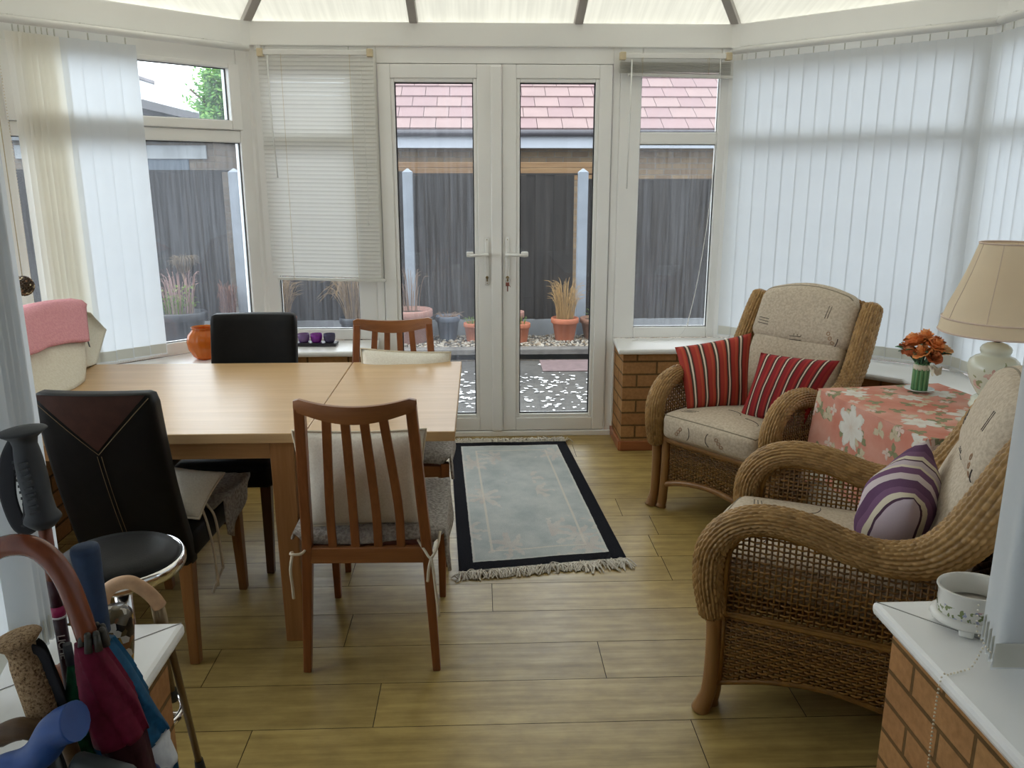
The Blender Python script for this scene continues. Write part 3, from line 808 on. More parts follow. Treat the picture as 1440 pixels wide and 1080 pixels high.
mb.face([n, n+1, n+2, n+3]); mb.face([n+3, n+2, n+4, n+5]); mb.face([n, n+3, n+5]); mb.face([n+1, n+4, n+2]); obj('roof_deck', mb, plain('roof_felt', (.10, .06, .055), .9), g)
# outbuildings seen through the left angled window
g = thing('outbuilding', 'flat fronted garage with concrete lintel over a grey door behind the left fence', 'garage', (-3.95, 10.3, 0))
mb = MB(); mb.bb(-1.6, .80, 0, 3, -.2, 2.05); obj('wall', mb, brick('grey_buff_brick', (.20, .165, .13), (.16, .13, .105), (.17, .16, .14)), g)
mb = MB(); mb.bb(-1.5, .72, -.03, 0, 1.745, 1.90); obj('lintel', mb, plain('grey_concrete', (.27, .285, .295), .85, 0, .12, 5, .2), g, .004)
mb = MB(); mb.bb(-1.4, .50, -.012, 0, -.1, 1.745); obj('garage_door', mb, plain('blue_grey_door', (.085, .105, .13), .6), g)
mb = MB(); mb.bb(-1.65, .85, -.12, 3, 1.95, 2.06); obj('roof_edge', mb, plain('roof_felt_grey', (.16, .17, .18), .8), g, .005)
g = thing('outbuilding', 'outbuilding with pale corrugated roof far behind the left fence', 'outbuilding', (-6.36, 12.5, 0), R(2))
mb = MB(); mb.bb(-2.0, -.25, 0, 8.2, -.2, 2.97); obj('wall', mb, plain('dark_boarding', (.07, .065, .065), .8), g)
def rf(u, v): return (-.0-1.0*v, -1+9.4*u, 3.02+.66*v+.012*math.sin(u*9.4*2*PI/.14))
mb = MB(); mb.grid(rf, 560, 2); mb.grid(lambda u, v: (-2.0+1.0*v, -1+9.4*u, 3.02+.66*v), 8, 2); obj('roof', mb, plain('pale_corrugated_sheet', (.36, .39, .42), .5, 0, .1, 2), g)
mb = MB(); mb.bb(-.06, 0, -1, 8.4, 2.84, 3.01); obj('fascia_board', mb, plain('dark_fascia', (.09, .085, .09), .7), g)
mb = MB(); mb.bb(-1.08, -.92, -1, 8.3, 3.65, 3.74); obj('ridge_cap', mb, plain('ridge_grey', (.22, .20, .21), .8), g, .02)
# tree
t = thing('tree', 'leafy green tree beyond the outbuilding roof', 'tree', (-7.35, 25.3, -.1))
mb = MB(); mb.tube(spl([(0, 0, 0), (.1, 0, 1.5), (-.05, .1, 3.0), (.1, 0, 4.8)], 6), [.16]*7+[.12]*6+[.06]*6, 10)
for k in range(6): mb.tube(spl([(0, 0, 2.2+k*.35), (.5*math.cos(k*2), .4*math.sin(k*2), 2.8+k*.4), (1.1*math.cos(k*2), .8*math.sin(k*2), 3.2+k*.42)], 4), .03, 6)
obj('trunk', mb, plain('bark', (.12, .09, .06), .9), t)
mb = MB(); rnd = random.Random(9)
cl = [(rnd.gauss(0, .36), rnd.gauss(0, .5), 3.7+rnd.uniform(-1.3, 1.4), rnd.uniform(.25, .5)) for _ in range(26)]
for i in range(6500):
    c = cl[i % 26]; p = Vector((c[0]+rnd.gauss(0, c[3]*.5), c[1]+rnd.gauss(0, c[3]*.5), c[2]+rnd.gauss(0, c[3]*.5)))
    a = Vector((rnd.gauss(0, 1), rnd.gauss(0, 1), rnd.gauss(0, .6))).normalized(); b = a.orthogonal().normalized(); w = .065
    n = mb.add([p, p+a*.06+b*w*.6, p+a*.15, p+a*.06-b*w*.6]); mb.face([n, n+1, n+2, n+3], 0 if rnd.random() < .6 else 1)
obj('foliage', mb, [thin('leaf_green', (.10, .26, .06), .4), thin('leaf_light', (.22, .40, .10), .4)], t)
# pots
TERRA = plain('terracotta', (.34, .105, .05), .75, 0, .1, 9, .2)
TERRAP = plain('pale_terracotta', (.29, .15, .12), .75, 0, .12, 9, .2)
GREYP = plain('slate_grey_pot', (.085, .10, .13), .6, 0, .1)
DARKP = plain('dark_plastic_pot', (.025, .027, .032), .45)
SOIL = plain('potting_soil', (.05, .035, .025), .95, 0, .3, 40)
def potprof(r, h): 
    return [(.001, .004), (r*.68, 0), (r*.70, .004), (r*.92, h*.76), (r*1.0, h*.77), (r*1.05, h*.80), (r*1.05, h*.97), (r*1.02, h), (r*.93, h), (r*.90, h*.86), (.001, h*.86)]
def blades(mb, n, h, spread, rnd, c=(0, 0, 0), r=.0018, r0=.05, droop=.3, mi=0):
    for i in range(n):
        a = rnd.random()*2*PI; q = rnd.random()**.5; hh = h*rnd.uniform(.55, 1.05); s = spread*rnd.uniform(.2, 1)
        b = Vector((c[0]+r0*q*math.cos(a), c[1]+r0*q*math.sin(a), c[2]))
        d = Vector((math.cos(a), math.sin(a), 0))
        P = [b, b+d*s*.2+Vector((0, 0, hh*.5)), b+d*s*.55+Vector((0, 0, hh*.88)), b+d*s+Vector((0, 0, hh*(1-droop*rnd.random())))]
        mb.tube(spl(P, 3), [r]*6+[r*.8]*3+[r*.3], 3, mi, cap=False)
STRAW = plain('dry_straw', (.36, .22, .085), .8, 0, .2, 20); DSTR = plain('dull_straw', (.20, .13, .065), .8, 0, .25, 20); TWIG = plain('grey_brown_twig', (.20, .13, .09), .9)
GREEN = thin('plant_green', (.16, .24, .05), .3); HEATH = plain('faded_heather', (.30, .19, .17), .9)
def pot(name, label, x, y, r, h, mat, plant=None, z=-.085, sy=1, grp='garden pots on the gravel'):
    o = thing(name, label, 'plant pot', (x, y, z), 0, grp)
    mb = MB(); mb.lathe(potprof(r, h), 28, sy=sy); pp = obj('pot', mb, mat, o)
    mb = MB(); mb.lathe([(.001, h*.88), (r*.5, h*.885), (r*.91, h*.87)], 20, sy=sy); obj('soil', mb, SOIL, pp)
    if plant:
        mb = MB(); plant(mb, random.Random(int(abs(x)*1000)), h*.88); return o, obj('plant', mb, [STRAW, TWIG, GREEN, HEATH, DSTR], o)
    return o, None
pot('terracotta_pot', 'terracotta pot of dry straw grass in front of the right concrete post', .857, 8.28, .135, .235, TERRA, lambda m, r, h: blades(m, 130, .42, .16, r, (0, 0, h), .0022, .085, .15))
pot('terracotta_pot', 'brown terracotta pot behind the straw grass pot', 1.175, 8.36, .15, .22, plain('brown_terracotta', (.22, .11, .07), .8), lambda m, r, h: blades(m, 12, .12, .1, r, (0, 0, h), .002, .08, .3, 2))
pot('terracotta_pot', 'terracotta pot half hidden by the right door stile', .40, 8.18, .095, .20, TERRA, lambda m, r, h: blades(m, 20, .10, .06, r, (0, 0, h), .003, .05, .3, 2))
pot('terracotta_pot', 'terracotta pot standing behind the one at the right door stile', .345, 8.40, .10, .285, TERRAP, lambda m, r, h: blades(m, 14, .09, .06, r, (0, 0, h), .003, .05, .3, 1))
pot('terracotta_pot', 'small terracotta pot at the edge of the left door glass', -.085, 8.28, .085, .19, TERRA, lambda m, r, h: blades(m, 20, .08, .06, r, (0, 0, h), .003, .05, .3, 2))
pot('flower_pot', 'slate grey pot on the gravel behind the left door leaf', -.335, 8.36, .12, .25, GREYP, lambda m, r, h: blades(m, 34, .06, .14, r, (0, 0, h), .003, .08, .6, 1))
pot('terracotta_pot', 'large pale terracotta pot with bare twigs by the middle concrete post', -.70, 8.22, .21, .34, TERRAP, lambda m, r, h: blades(m, 30, .46, .14, r, (0, 0, h), .003, .10, .1, 1))
pot('terracotta_pot', 'terracotta pot with dry bush seen under the lowered blind', -2.02, 8.30, .16, .26, TERRA, lambda m, r, h: blades(m, 190, .46, .20, r, (0, 0, h), .0024, .10, .1, 4))
pot('flower_pot', 'dark pot of arching dry grass under the lowered blind', -1.28, 8.24, .13, .26, DARKP, lambda m, r, h: blades(m, 150, .52, .34, r, (0, 0, h), .0026, .07, .45, 4))
def trough(m, r, h):
    blades(m, 60, .22, .12, r, (-.02, 0, h), .004, .16, .3, 2); blades(m, 70, .44, .10, r, (.03, 0, h), .0028, .13, .12, 3)
    for k in range(110):
        a = r.random()*6.28; q = r.random()*.20; p = Vector((q*math.cos(a), q*.4*math.sin(a), h+.08+r.random()*.2)); d = Vector((r.gauss(0, 1), r.gauss(0, 1), r.gauss(0, 1))).normalized(); e = d.orthogonal().normalized()
        n = m.add([p, p+d*.02+e*.012, p+d*.045, p+d*.02-e*.012]); m.face([n, n+1, n+2, n+3], 2)
pot('planter', 'big dark planter of green shrubs and faded heather on the gravel', -2.93, 8.03, .27, .36, DARKP, trough, sy=.75)
# clipped brown shrub behind the planter, rusty hedge plant beside it
t = thing('shrub', 'bare topiary shrub with flat brown head against the left fence', 'shrub', (-2.95, 8.375, -.085))
mb = MB(); mb.tube(spl([(0, 0, 0), (.03, 0, .4), (-.02, 0, .72)], 5), .014, 6); obj('stem', mb, TWIG, t)
mb = MB(); blades(mb, 260, .18, .11, random.Random(4), (0, 0, .70), .0026, .06, .5, 0); obj('foliage', mb, [plain('brown_leaf', (.14, .10, .06), .9)], t)
t = thing('shrub', 'low rusty red shrub at the foot of the left fence', 'shrub', (-2.56, 8.43, -.085))
mb = MB(); blades(mb, 300, .60, .06, random.Random(8), (0, 0, 0), .0034, .06, .2, 0); obj('foliage', mb, [plain('rust_stem', (.17, .075, .05), .9)], t)

# ------------------------------------------------------------------ dining table
TOPW = wood('beech_table_top', (.50, .31, .14), (.64, .43, .225), 0, .33, .7, .5)
LEGW = wood('beech_table_leg', (.30, .135, .045), (.44, .22, .085), 2, .4, .8)
APRW = wood('beech_apron', (.36, .18, .065), (.48, .26, .11), 0, .4, .8)
t = thing('dining_table', 'pale beech extending dining table with one leaf drawn out', 'table', (-1.107, 3.02, 0))
mb = MB(); mb.bb(-.57, .5475, -.515, .515, .717, .75); obj('table_top', mb, TOPW, t, .003)
mb = MB(); mb.bb(.5500, 1.022, -.515, .515, .717, .75); obj('extension_leaf', mb, TOPW, t, .003)
mb = MB(); mb.bb(-.53, .44, -.480, -.460, .655, .717); mb.bb(-.53, .44, .460, .480, .655, .717); mb.bb(-.53, -.51, -.46, .46, .655, .717); mb.bb(.42, .44, -.46, .46, .655, .717)
mb.bb(-.45, .96, -.25, -.22, .69, .717); mb.bb(-.45, .96, .22, .25, .69, .717); obj('apron', mb, APRW, t, .002)
for sx in (-.505, .468):
    for sy in (-.452, .452):
        mb = MB(); mb.bar((sx, sy, .717), (sx, sy, 0), .078, .078, 0, .062, .062, (0, 1, 0)); obj('leg', mb, LEGW, t, .004)

# ------------------------------------------------------------------ slatted teak chairs (front faces local +y)
TEAK = wood('teak', (.17, .050, .014), (.30, .105, .032), 2, .35, .8, .5)
TEAKX = wood('teak_rail', (.20, .070, .020), (.34, .135, .045), 0, .35, .8, .5)
def slat_chair(label, loc, rz):
    o = thing('dining_chair', label, 'chair', loc, rz, 'slat backed teak dining chairs')
    def back(z): return (-.235 - (.0 if z < .43 else (z-.43)*.20) + (0 if z > .43 else (z-.43)*.02))
    def hw(z): return .205-.045*z/.93 - (.0 if z < .43 else .004*(z-.43))
    for s in (-1, 1):
        P = [(s*(.206-.05*(z/.93)), back(z), z) for z in (0, .2, .42, .6, .75, .90)]
        mb2 = MB(); mb2.tube(spl(P, 5), [(.0175+.0045*min(1, i/9), .0185+.005*min(1, i/9)) for i in range(26)], 4, smooth=False, up=(0, 1, 0), ph=PI/4)
        obj('leg', mb2, TEAK, o, .004)
        mb = MB(); mb.bar((s*.196, .235, 0), (s*.198, .225, .44), .024, .026, 0, .036, .036, (0, 1, 0)); obj('leg', mb, TEAK, o, .004)
        mb = MB(); mb.bar((s*.182, -.23, .405), (s*.196, .23, .41), .022, .055); obj('side_rail', mb, TEAK, o, .004)
    # curved top rail, deepest in the middle
    mb = MB(); n = 20
    def rail(u, v):
        x = (u-.5)*.346; k = 1-(2*u-1)**2
        y = back(.90)-.038*k; top = .930-.020*k-.010*max(0, abs(2*u-1)-.9)/.1; bot = .888-.030*k**1.3
        w = .013
        q = [(-w, bot), (-w*1.1, (bot+top)/2), (-w*.6, top), (w*.6, top), (w*1.1, (bot+top)/2), (w, bot)][int(round(v*6)) % 6]
        return (x, y+q[0]+(q[1]-.9)*-.2, q[1])
    mb.grid(rail, n, 6, 0, True); 
    obj('top_rail', mb, TEAKX, o, 0, auto=50)
    mb = MB(); mb.bb(-.185, .185, -.250, -.226, .375, .428); obj('back_rail', mb, TEAKX, o, .004)
    mb = MB(); mb.bb(-.19, .19, .215, .24, .385, .43); obj('front_rail', mb, TEAKX, o, .004)
    for k in range(4):
        a = -.105+.07*k; b = -.080+.0535*k; kk = 1-(b/.169)**2
        mb = MB(); P = [(a*1.0, -.238, .425), (a*.9+b*.1, -.262, .58), (b, back(.86)-.036*kk, .868)]
        pts = spl(P, 5)
        mb.tube(pts, [(.0185, .009)]*len(pts), 4, smooth=False, up=(0, 1, 0), ph=PI/4)
        obj('back_slat', mb, TEAK, o, .002)
    mb = MB(); mb.rbox((0, -.002, .428), (.40, .445, .04), .018, 6, (0, 0, .006)); obj('seat', mb, plain('red_brown_seat', (.16, .045, .025), .5), o)
    return o
c_front = slat_chair('slat backed teak chair on the near side of the table, cream cushion behind its slats', (-.352, 2.60, 0), R(-1))
c_rear = slat_chair('slat backed teak chair beyond the table, facing the camera', (-.362, 3.297, 0), R(184.6))

CREAM = fabric('cream_cotton', (.84, .80, .69), (.76, .71, .60))
GREYT = fabric('grey_fleck_throw', (.50, .46, .40), (.24, .21, .19), 420, .95, .6)
TIE = plain('cream_tape', (.66, .58, .44), .9)
# cream back cushions
def cushion(name, label, c, thick, mats, cat='cushion', group=None, n=18, k=.08, pipe=None, sag=0):
    mb = MB(); e = mb.pillow(*c, thick, n, k, 0, sag); o = obj(name, mb, mats[0]); tag(o, label, cat, group)
    if pipe:
        p = MB(); p.tube(e, pipe, 6, closed=True); obj('piping', p, mats[1], o)
    return o
cushion('cushion', 'cream cushion seen through the slats of the near teak chair', [(-.560, 2.425, .468), (-.190, 2.425, .468), (-.168, 2.405, .79), (-.572, 2.405, .79)], .11, [CREAM, TIE], group='cream cushions on the dining chairs', pipe=.004, k=.05)
cushion('cushion', 'cream cushion standing against the teak chair beyond the table', [(-.140, 3.490, .478), (-.52, 3.465, .478), (-.520, 3.520, .815), (-.132, 3.545, .790)], .11, [CREAM, TIE], group='cream cushions on the dining chairs', pipe=.004, k=.05)

def throw(name, label, x0, x1, y0, y1, z, flapR, flapL, flapF, rz=0, ties=(), mats=GREYT):
    """cloth over a seat hanging down its sides in pointed corners"""
    o = thing(name, label, 'seat throw', ((x0+x1)/2, (y0+y1)/2, z), rz, 'grey flecked throws on the dining chairs')
    W, D = x1-x0, y1-y0; n = 18
    mb = MB()
    def f(u, v):
        tot = flapL+W+flapR; s = u*tot; y = (v-.5)*D
        if s < flapL:
            d = flapL-s; x = -W/2-.006*math.sin(d*20)-.022-.02*d; zz = -d*(.65+.5*v)
        elif s > flapL+W:
            d = s-flapL-W; x = W/2+.022+.05*d+.012*math.sin(v*11+d*9)*min(1, d*8); zz = -d*(.7+.9*(1-abs(2*v-.35)))
            y += d*.15*(v-.4)
        else:
            x = s-flapL-W/2; zz = .006*math.sin(x*14+v*3)
            e = min(abs(x+W/2), abs(W/2-x)); zz -= .008*max(0, 1-e/.02)
            zz -= .034*max(0, 1-v/.10)**1.3
        return (x, y+.006*math.sin(s*20), zz)
    mb.grid(f, 40, n)
    o2 = obj('cloth', mb, mats, o)
    m = o2.modifiers.new('Solidify', 'SOLIDIFY'); m.thickness = .008; m.offset = 1
    for tie in ties:
        q = MB(); q.tube(spl(tie, 6), .0045, 6); obj('tie', q, TIE, o)
    return o
th = throw('seat_throw', 'grey flecked throw hanging off the near teak chair in pointed corners', -.557, -.143, 2.372, 2.835, .468, .10, .03, 0, 0,
  [[(-.185, -.20, -.03), (-.20, -.262, -.05), (-.232, -.275, -.048), (-.236, -.24, -.06), (-.238, -.27, -.10), (-.236, -.268, -.16), (-.235, -.268, -.20)],
   [(.135, -.20, -.02), (.17, -.262, -.045), (.192, -.285, -.062), (.212, -.262, -.03), (.218, -.23, 0)],
   [(.192, -.285, -.062), (.184, -.288, -.10), (.180, -.287, -.14)],
   [(.194, -.286, -.062), (.200, -.290, -.12), (.207, -.288, -.20), (.212, -.285, -.26)]])
throw('seat_throw', 'grey flecked throw on the teak chair beyond the table', -.565, -.150, 3.075, 3.495, .468, .07, .05, 0)

# ------------------------------------------------------------------ leather chairs (front faces local +y)
LEA = plain('black_leather', (.007, .0065, .006), .45, 0, .2, 30, .1, 300, .16)
LEAB = plain('brown_leather', (.042, .016, .011), .45, 0, .2, 30, .1, 300, .3)
STI = plain('tan_stitching', (.16, .11, .05), .8)
LEGD = wood('brown_chair_leg', (.20, .085, .025), (.34, .16, .055), 2, .4, .8)
LEGDD = wood('dark_chair_leg', (.06, .025, .012), (.12, .05, .02), 2, .4, .8)
def leather_chair(label, loc, rz, W=.37, legm=LEGD, vpanel=False, cut=0):
    o = thing('leather_chair', label, 'chair', loc, rz, 'high backed leather dining chairs')
    z0, z1, y0 = .335, .945, -.225
    def wp(q, p):
        k = (q[2]+.305)/.61
        lean = -.165*k - .02*math.sin(k*PI)
        return (q[0], q[1]+lean*1.0 + .02*(q[0]/(W/2))**2*(1 if True else 0), q[2])
    mb = MB(); mb.rbox((0, y0+.03, (z0+z1)/2), (W, .07, z1-z0), .022, 10, warp=wp); br_ = obj('backrest', mb, LEA, o)
    mb = MB(); mb.rbox((0, .045-cut/2, .405), (W+.015, .50-cut, .105), .03, 8, (0, 0, .012)); obj('seat', mb, LEA, o)
    for sx in (-1, 1):
        mb = MB(); mb.bar((sx*(W/2-.03), .26-cut, .37), (sx*(W/2-.03), .285-cut, 0), .042, .042, 0, .030, .030, (0, 1, 0)); obj('leg', mb, legm, o, .004)
        mb = MB(); mb.bar((sx*(W/2-.03), -.185, .37), (sx*(W/2-.02), -.215, 0), .045, .045, 0, .032, .032, (0, 1, 0)); obj('leg', mb, legm, o, .004)
    # rear face curve, for panels and stitching
    def rear(x, z):
        k = (z-z0)/(z1-z0); return (x, y0+.03-.035-.165*k-.02*math.sin(k*PI)+.02*(x/(W/2))**2, z)
    if vpanel:
        mb = MB(); n = 14
        def f(u, v, dy=0):
            z = z1-.003-.170*v; hw = (W/2-.014)*(1-v); p = rear((2*u-1)*hw, z); return (p[0], p[1]-.0025+dy, p[2])
        mb.grid(f, n, n, flip=True); mb.grid(lambda u, v: f(u, v, .004), n, n); obj('back_inset', mb, LEAB, br_)['label'] = 'brown leather triangle'
        mb = MB()
        for s in (-1, 1):
            mb.tube([(lambda p: (p[0], p[1]-.0035, p[2]))(rear(s*(W/2-.006)*(1-v/12), z1-.012-.172*v/12)) for v in range(13)], .0012, 4)
            mb.tube([(lambda p: (p[0], p[1]-.002, p[2]))(rear(s*.006+.012*(v/12), z1-.19-.40*v/12)) for v in range(13)], .001, 4)
        obj('stitching', mb, STI, br_)
    return o
leather_chair('black leather chair with brown V shaped inset on its back, nearest the camera', (-1.075, 2.645, 0), R(-3), .345, LEGD, True)
leather_chair('black leather chair beyond the table by the lowered blind, facing the camera', (-1.005, 3.335, 0), R(180.5), .375, LEGDD)
leather_chair('leather chair at the left end of the table draped with a cream cloth', (-1.415, 3.40, 0), R(-90), .42, LEGD, False, .15)
cushion('cushion', 'rumpled cream cushion on the seat of the leather chair with brown inset', [(-1.12, 2.50, .475), (-.905, 2.49, .472), (-.858, 2.63, .575), (-1.10, 2.66, .60)], .12, [CREAM, TIE], group='cream cushions on the dining chairs', pipe=.004)
throw('seat_throw', 'grey flecked throw with hanging tapes on the leather chair with brown inset', -1.272, -.880, 2.62, 2.88, .484, .09, .03, 0, R(-3),
  [[(.165, -.145, .0), (.192, -.15, -.04), (.200, -.145, -.12), (.203, -.14, -.24)], [(.160, -.17, .0), (.188, -.20, -.05), (.205, -.21, -.14), (.207, -.205, -.27)], [(.203, -.14, -.235), (.19, -.19, -.28), (.185, -.20, -.30)]])

# cream cloth over the end chair, pink towel on top
def top_edge(u): return Vector((-1.772, 3.12+.525*u, 1.000+.014*math.sin(u*4)))
def drape(u, v):
    T = top_edge(u)
    if v < .46:      # table side: from the hem lying on the table up to the top edge
        k = v/.46; hem = Vector((-1.545-.03*(1-u), 2.70+.50*u, .757)); q = hem.lerp(T+Vector((.046, 0, -.004)), k)
        return q+Vector((.014*math.sin(u*8+2)*(1-k)+.006*math.sin(u*21+k*4)*k*(1-k)*2, .012*math.sin(k*6), 0))
    if v < .54:
        a = (v-.46)/.08*PI; return T+Vector((.046*math.cos(a), 0, .016*math.sin(a)))
    k = (v-.54)/.46; return T+Vector((-.046-.005*k, .02*k*(u-.3), -.36*k))
t = MB(); t.grid(drape, 28, 44)
# the far corner of the cloth, pulled out into a hanging point
F0, F1, F2 = Vector(drape(1, .46)), Vector((-1.775, 3.93, .836)), Vector((-1.655, 3.535, .760))
def flap(u, v):
    a = F0.lerp(Vector(drape(1, .02)), v); b = (F0.lerp(F1, min(1, v*2+.25)) if v < .375 else F1.lerp(F2, (v-.375)/.625))
    return a.lerp(b, u)+Vector((-.03*math.sin(u*PI), 0, .006*math.sin(u*5)))
t.grid(flap, 12, 16)
o = tag(obj('drape_cloth', t, fabric('cream_linen', (.80, .76, .65), (.72, .67, .55), 500)), 'cream cloth draped over the chair at the left end of the table', 'cloth')
m = o.modifiers.new('Solidify', 'SOLIDIFY'); m.thickness = .004; m.offset = 0
mb = MB()
def towel(u, v):
    u2 = -.02+.985*u; T = top_edge(u2); L = .105+.028*u+.004*math.sin(u*7)
    if v < .5:
        k = v/.5; hem = Vector(drape(u2, .46*(1-L/.27)))+Vector((.020, .004, .004)); q = hem.lerp(T+Vector((.062, 0, .004)), k)
        return q+Vector((.004*math.sin(u*9+k*2), 0, 0))
    if v < .65:
        a = (v-.5)/.15*PI; return T+Vector((.062*math.cos(a), 0, .004+.024*math.sin(a)))
    k = (v-.65)/.35; return T+Vector((-.062-.004*k, 0, .004-.12*k))
mb.grid(towel, 22, 26)
o = tag(obj('towel', mb, fabric('pink_towelling', (.80, .40, .43), (.70, .31, .35), 500, .95, .6)), 'pink towel folded over the cream cloth on the end chair', 'towel')
m = o.modifiers.new('Solidify', 'SOLIDIFY'); m.thickness = .009; m.offset = 0

# ------------------------------------------------------------------ rug
def rug_mat():
    t = NT('rug_wool'); b = t.bsdf((.3, .33, .33), .95, 0, .1); v = t.co('UV')
    sx = t.n('ShaderNodeSeparateXYZ'); t.l(v, sx.inputs[0]); x, y = sx.outputs[0], sx.outputs[1]
    W, H = .72, 1.56
    X = t.math('MULTIPLY', x, W); Y = t.math('MULTIPLY', y, H)
    ex = t.math('MINIMUM', X, t.math('SUBTRACT', W, X)); ey = t.math('MINIMUM', Y, t.math('SUBTRACT', H, Y))
    e = t.math('MINIMUM', ex, ey)
    nz = t.noise(t.co('UV', (5, 11, 1)), 1, 5, .6)
    field = t.ramp(nz, [(.32, (.42, .46, .46)), (.55, (.53, .56, .545)), (.75, (.62, .63, .60))])
    # cream lattice line inside the field
    ln = t.math('LESS_THAN', t.math('ABSOLUTE', t.math('SUBTRACT', e, .150)), .0055)
    field = t.mix(t.math('MULTIPLY', ln, .75), field, (.72, .67, .58))
    # sprays of pale flowers
    vo = t.n('ShaderNodeTexVoronoi', voronoi_dimensions='2D'); vo.inputs['Scale'].default_value = 1; 
    t.l(t.co('UV', (2.6, 5.0, 1)), vo.inputs['Vector'])
    mp = t.co('UV', (2.6, 5.0, 1)); sb = t.n('ShaderNodeVectorMath', operation='SUBTRACT'); t.l(mp, sb.inputs[0]); t.l(vo.outputs['Position'], sb.inputs[1])
    s3 = t.n('ShaderNodeSeparateXYZ'); t.l(sb.outputs[0], s3.inputs[0])
    ang = t.math('ARCTAN2', s3.outputs[1], s3.outputs[0])
    pet = t.math('ADD', t.math('MULTIPLY', t.math('COSINE', t.math('MULTIPLY', ang, 7)), .13), .24)
    pet = t.math('ADD', pet, t.math('MULTIPLY', t.math('SUBTRACT', t.noise(t.co('UV', (18, 36, 1)), 1, 3), .5), .9))
    fl = t.math('LESS_THAN', vo.outputs['Distance'], pet)
    near = t.math('LESS_THAN', t.math('ABSOLUTE', t.math('SUBTRACT', ex, .16)), .13)
    fl = t.math('MULTIPLY', t.math('MULTIPLY', fl, near), .55)
    field = t.mix(fl, field, t.ramp(t.noise(t.co('UV', (9, 18, 1)), 1, 3), [(.35, (.64, .53, .47)), (.65, (.74, .69, .62))]))
    edge = t.math('GREATER_THAN', t.math('ADD', e, t.math('MULTIPLY', t.math('SUBTRACT', t.noise(t.co('UV', (40, 80, 1)), 1, 2), .5), .006)), .062)
    pale = t.math('LESS_THAN', e, .072)
    field = t.mix(t.math('MULTIPLY', pale, .6), field, (.68, .66, .60))
    c = t.mix(edge, (.010, .010, .014), field)
    pile = t.noise(t.co('UV', (170, 360, 1)), 1, 2)
    c = t.mix(.35, c, t.ramp(pile, [(.3, (.5, .5, .5)), (.7, (1, 1, 1))]), 'MULTIPLY')
    t.l(c, b.inputs['Base Color']); t.bump(b, pile, .6, .006); return t.mat
RC = [Vector((-.095, 3.005, 0)), Vector((.590, 3.105, 0)), Vector((.495, 4.648, 0)), Vector((-.183, 4.640, 0))]
t = thing('rug', 'grey blue flowered rug with black border and cream fringes', 'rug', (.2, 3.84, 0))
def rp(u, v): 
    p = RC[0].lerp(RC[1], u).lerp(RC[3].lerp(RC[2], u), v); return p-Vector((.2, 3.84, 0))
mb = MB(); mb.grid(lambda u, v: rp(u, v)+Vector((0, 0, .014+.0015*math.sin(u*13)*math.sin(v*17))), 24, 50)
mb.grid(lambda u, v: rp(u, v)+Vector((0, 0, .001)), 4, 8, flip=True)
for a, b in (((0, 0), (1, 0)), ((1, 0), (1, 1)), ((1, 1), (0, 1)), ((0, 1), (0, 0))):
    mb.grid(lambda u, v: rp(a[0]+(b[0]-a[0])*u, a[1]+(b[1]-a[1])*u)+Vector((0, 0, .001+.013*v)), 20, 1)
obj('pile', mb, rug_mat(), t)
rnd = random.Random(2)
for end, nm in ((0, 'fringe'), (1, 'fringe')):
    mb = MB()
    for i in range(330):
        u = rnd.random(); p = rp(u, end); d = -1 if end == 0 else 1
        L = rnd.uniform(.035, .075)*(1.35 if u > .75 and end == 0 else 1)*(1.25 if end else 1); a = rnd.gauss(0, .45)+(.35 if u > .8 and end == 0 else 0)
        q = p+Vector((math.sin(a)*L, d*math.cos(a)*L, .004)); m_ = (p+q)/2+Vector((rnd.gauss(0, .008), rnd.gauss(0, .006), .010+rnd.random()*(.006+.012*end)))
        mb.tube(spl([p+Vector((0, 0, .008)), m_, q], 3), .0028, 4, cap=False)
    obj(nm, mb, plain('cream_wool_fringe', (.74, .69, .60), .95), t)

# ------------------------------------------------------------------ bar stool behind the left sill
t = thing('bar_stool', 'round black padded stool with chrome rim by the leather chair', 'stool', (-.866, 1.838, 0))
DZ = .052; mb = MB(); mb.lathe([(r_*.885, z+DZ) for r_, z in [(.001, .575), (.150, .575), (.158, .585), (.157, .600), (.146, .612), (.10, .621), (.05, .624), (.001, .6245)]], 48); obj('seat', mb, LEA, t)
mb = MB(); mb.lathe([(r_*.885, z+DZ) for r_, z in [(.150, .572), (.164, .570), (.169, .578), (.169, .594), (.164, .602), (.157, .600), (.157, .580), (.150, .572)]], 48); obj('seat_rim', mb, CHROME, t)
mb = MB(); mb.lathe([(.024, .012), (.024, .40), (.020, .41), (.020, .627)], 24); obj('column', mb, CHROME, t)
mb = MB(); mb.lathe([(.001, 0), (.095, 0), (.098, .004), (.090, .012), (.04, .022), (.001, .024)], 40); obj('base', mb, CHROME, t)
mb = MB(); mb.tube([(.104*math.cos(k*PI/18), .104*math.sin(k*PI/18), .225) for k in range(36)], .009, 10, closed=True); mb.tube([(-.104, 0, .225), (.104, 0, .225)], .007, 8); obj('foot_ring', mb, CHROME, t)

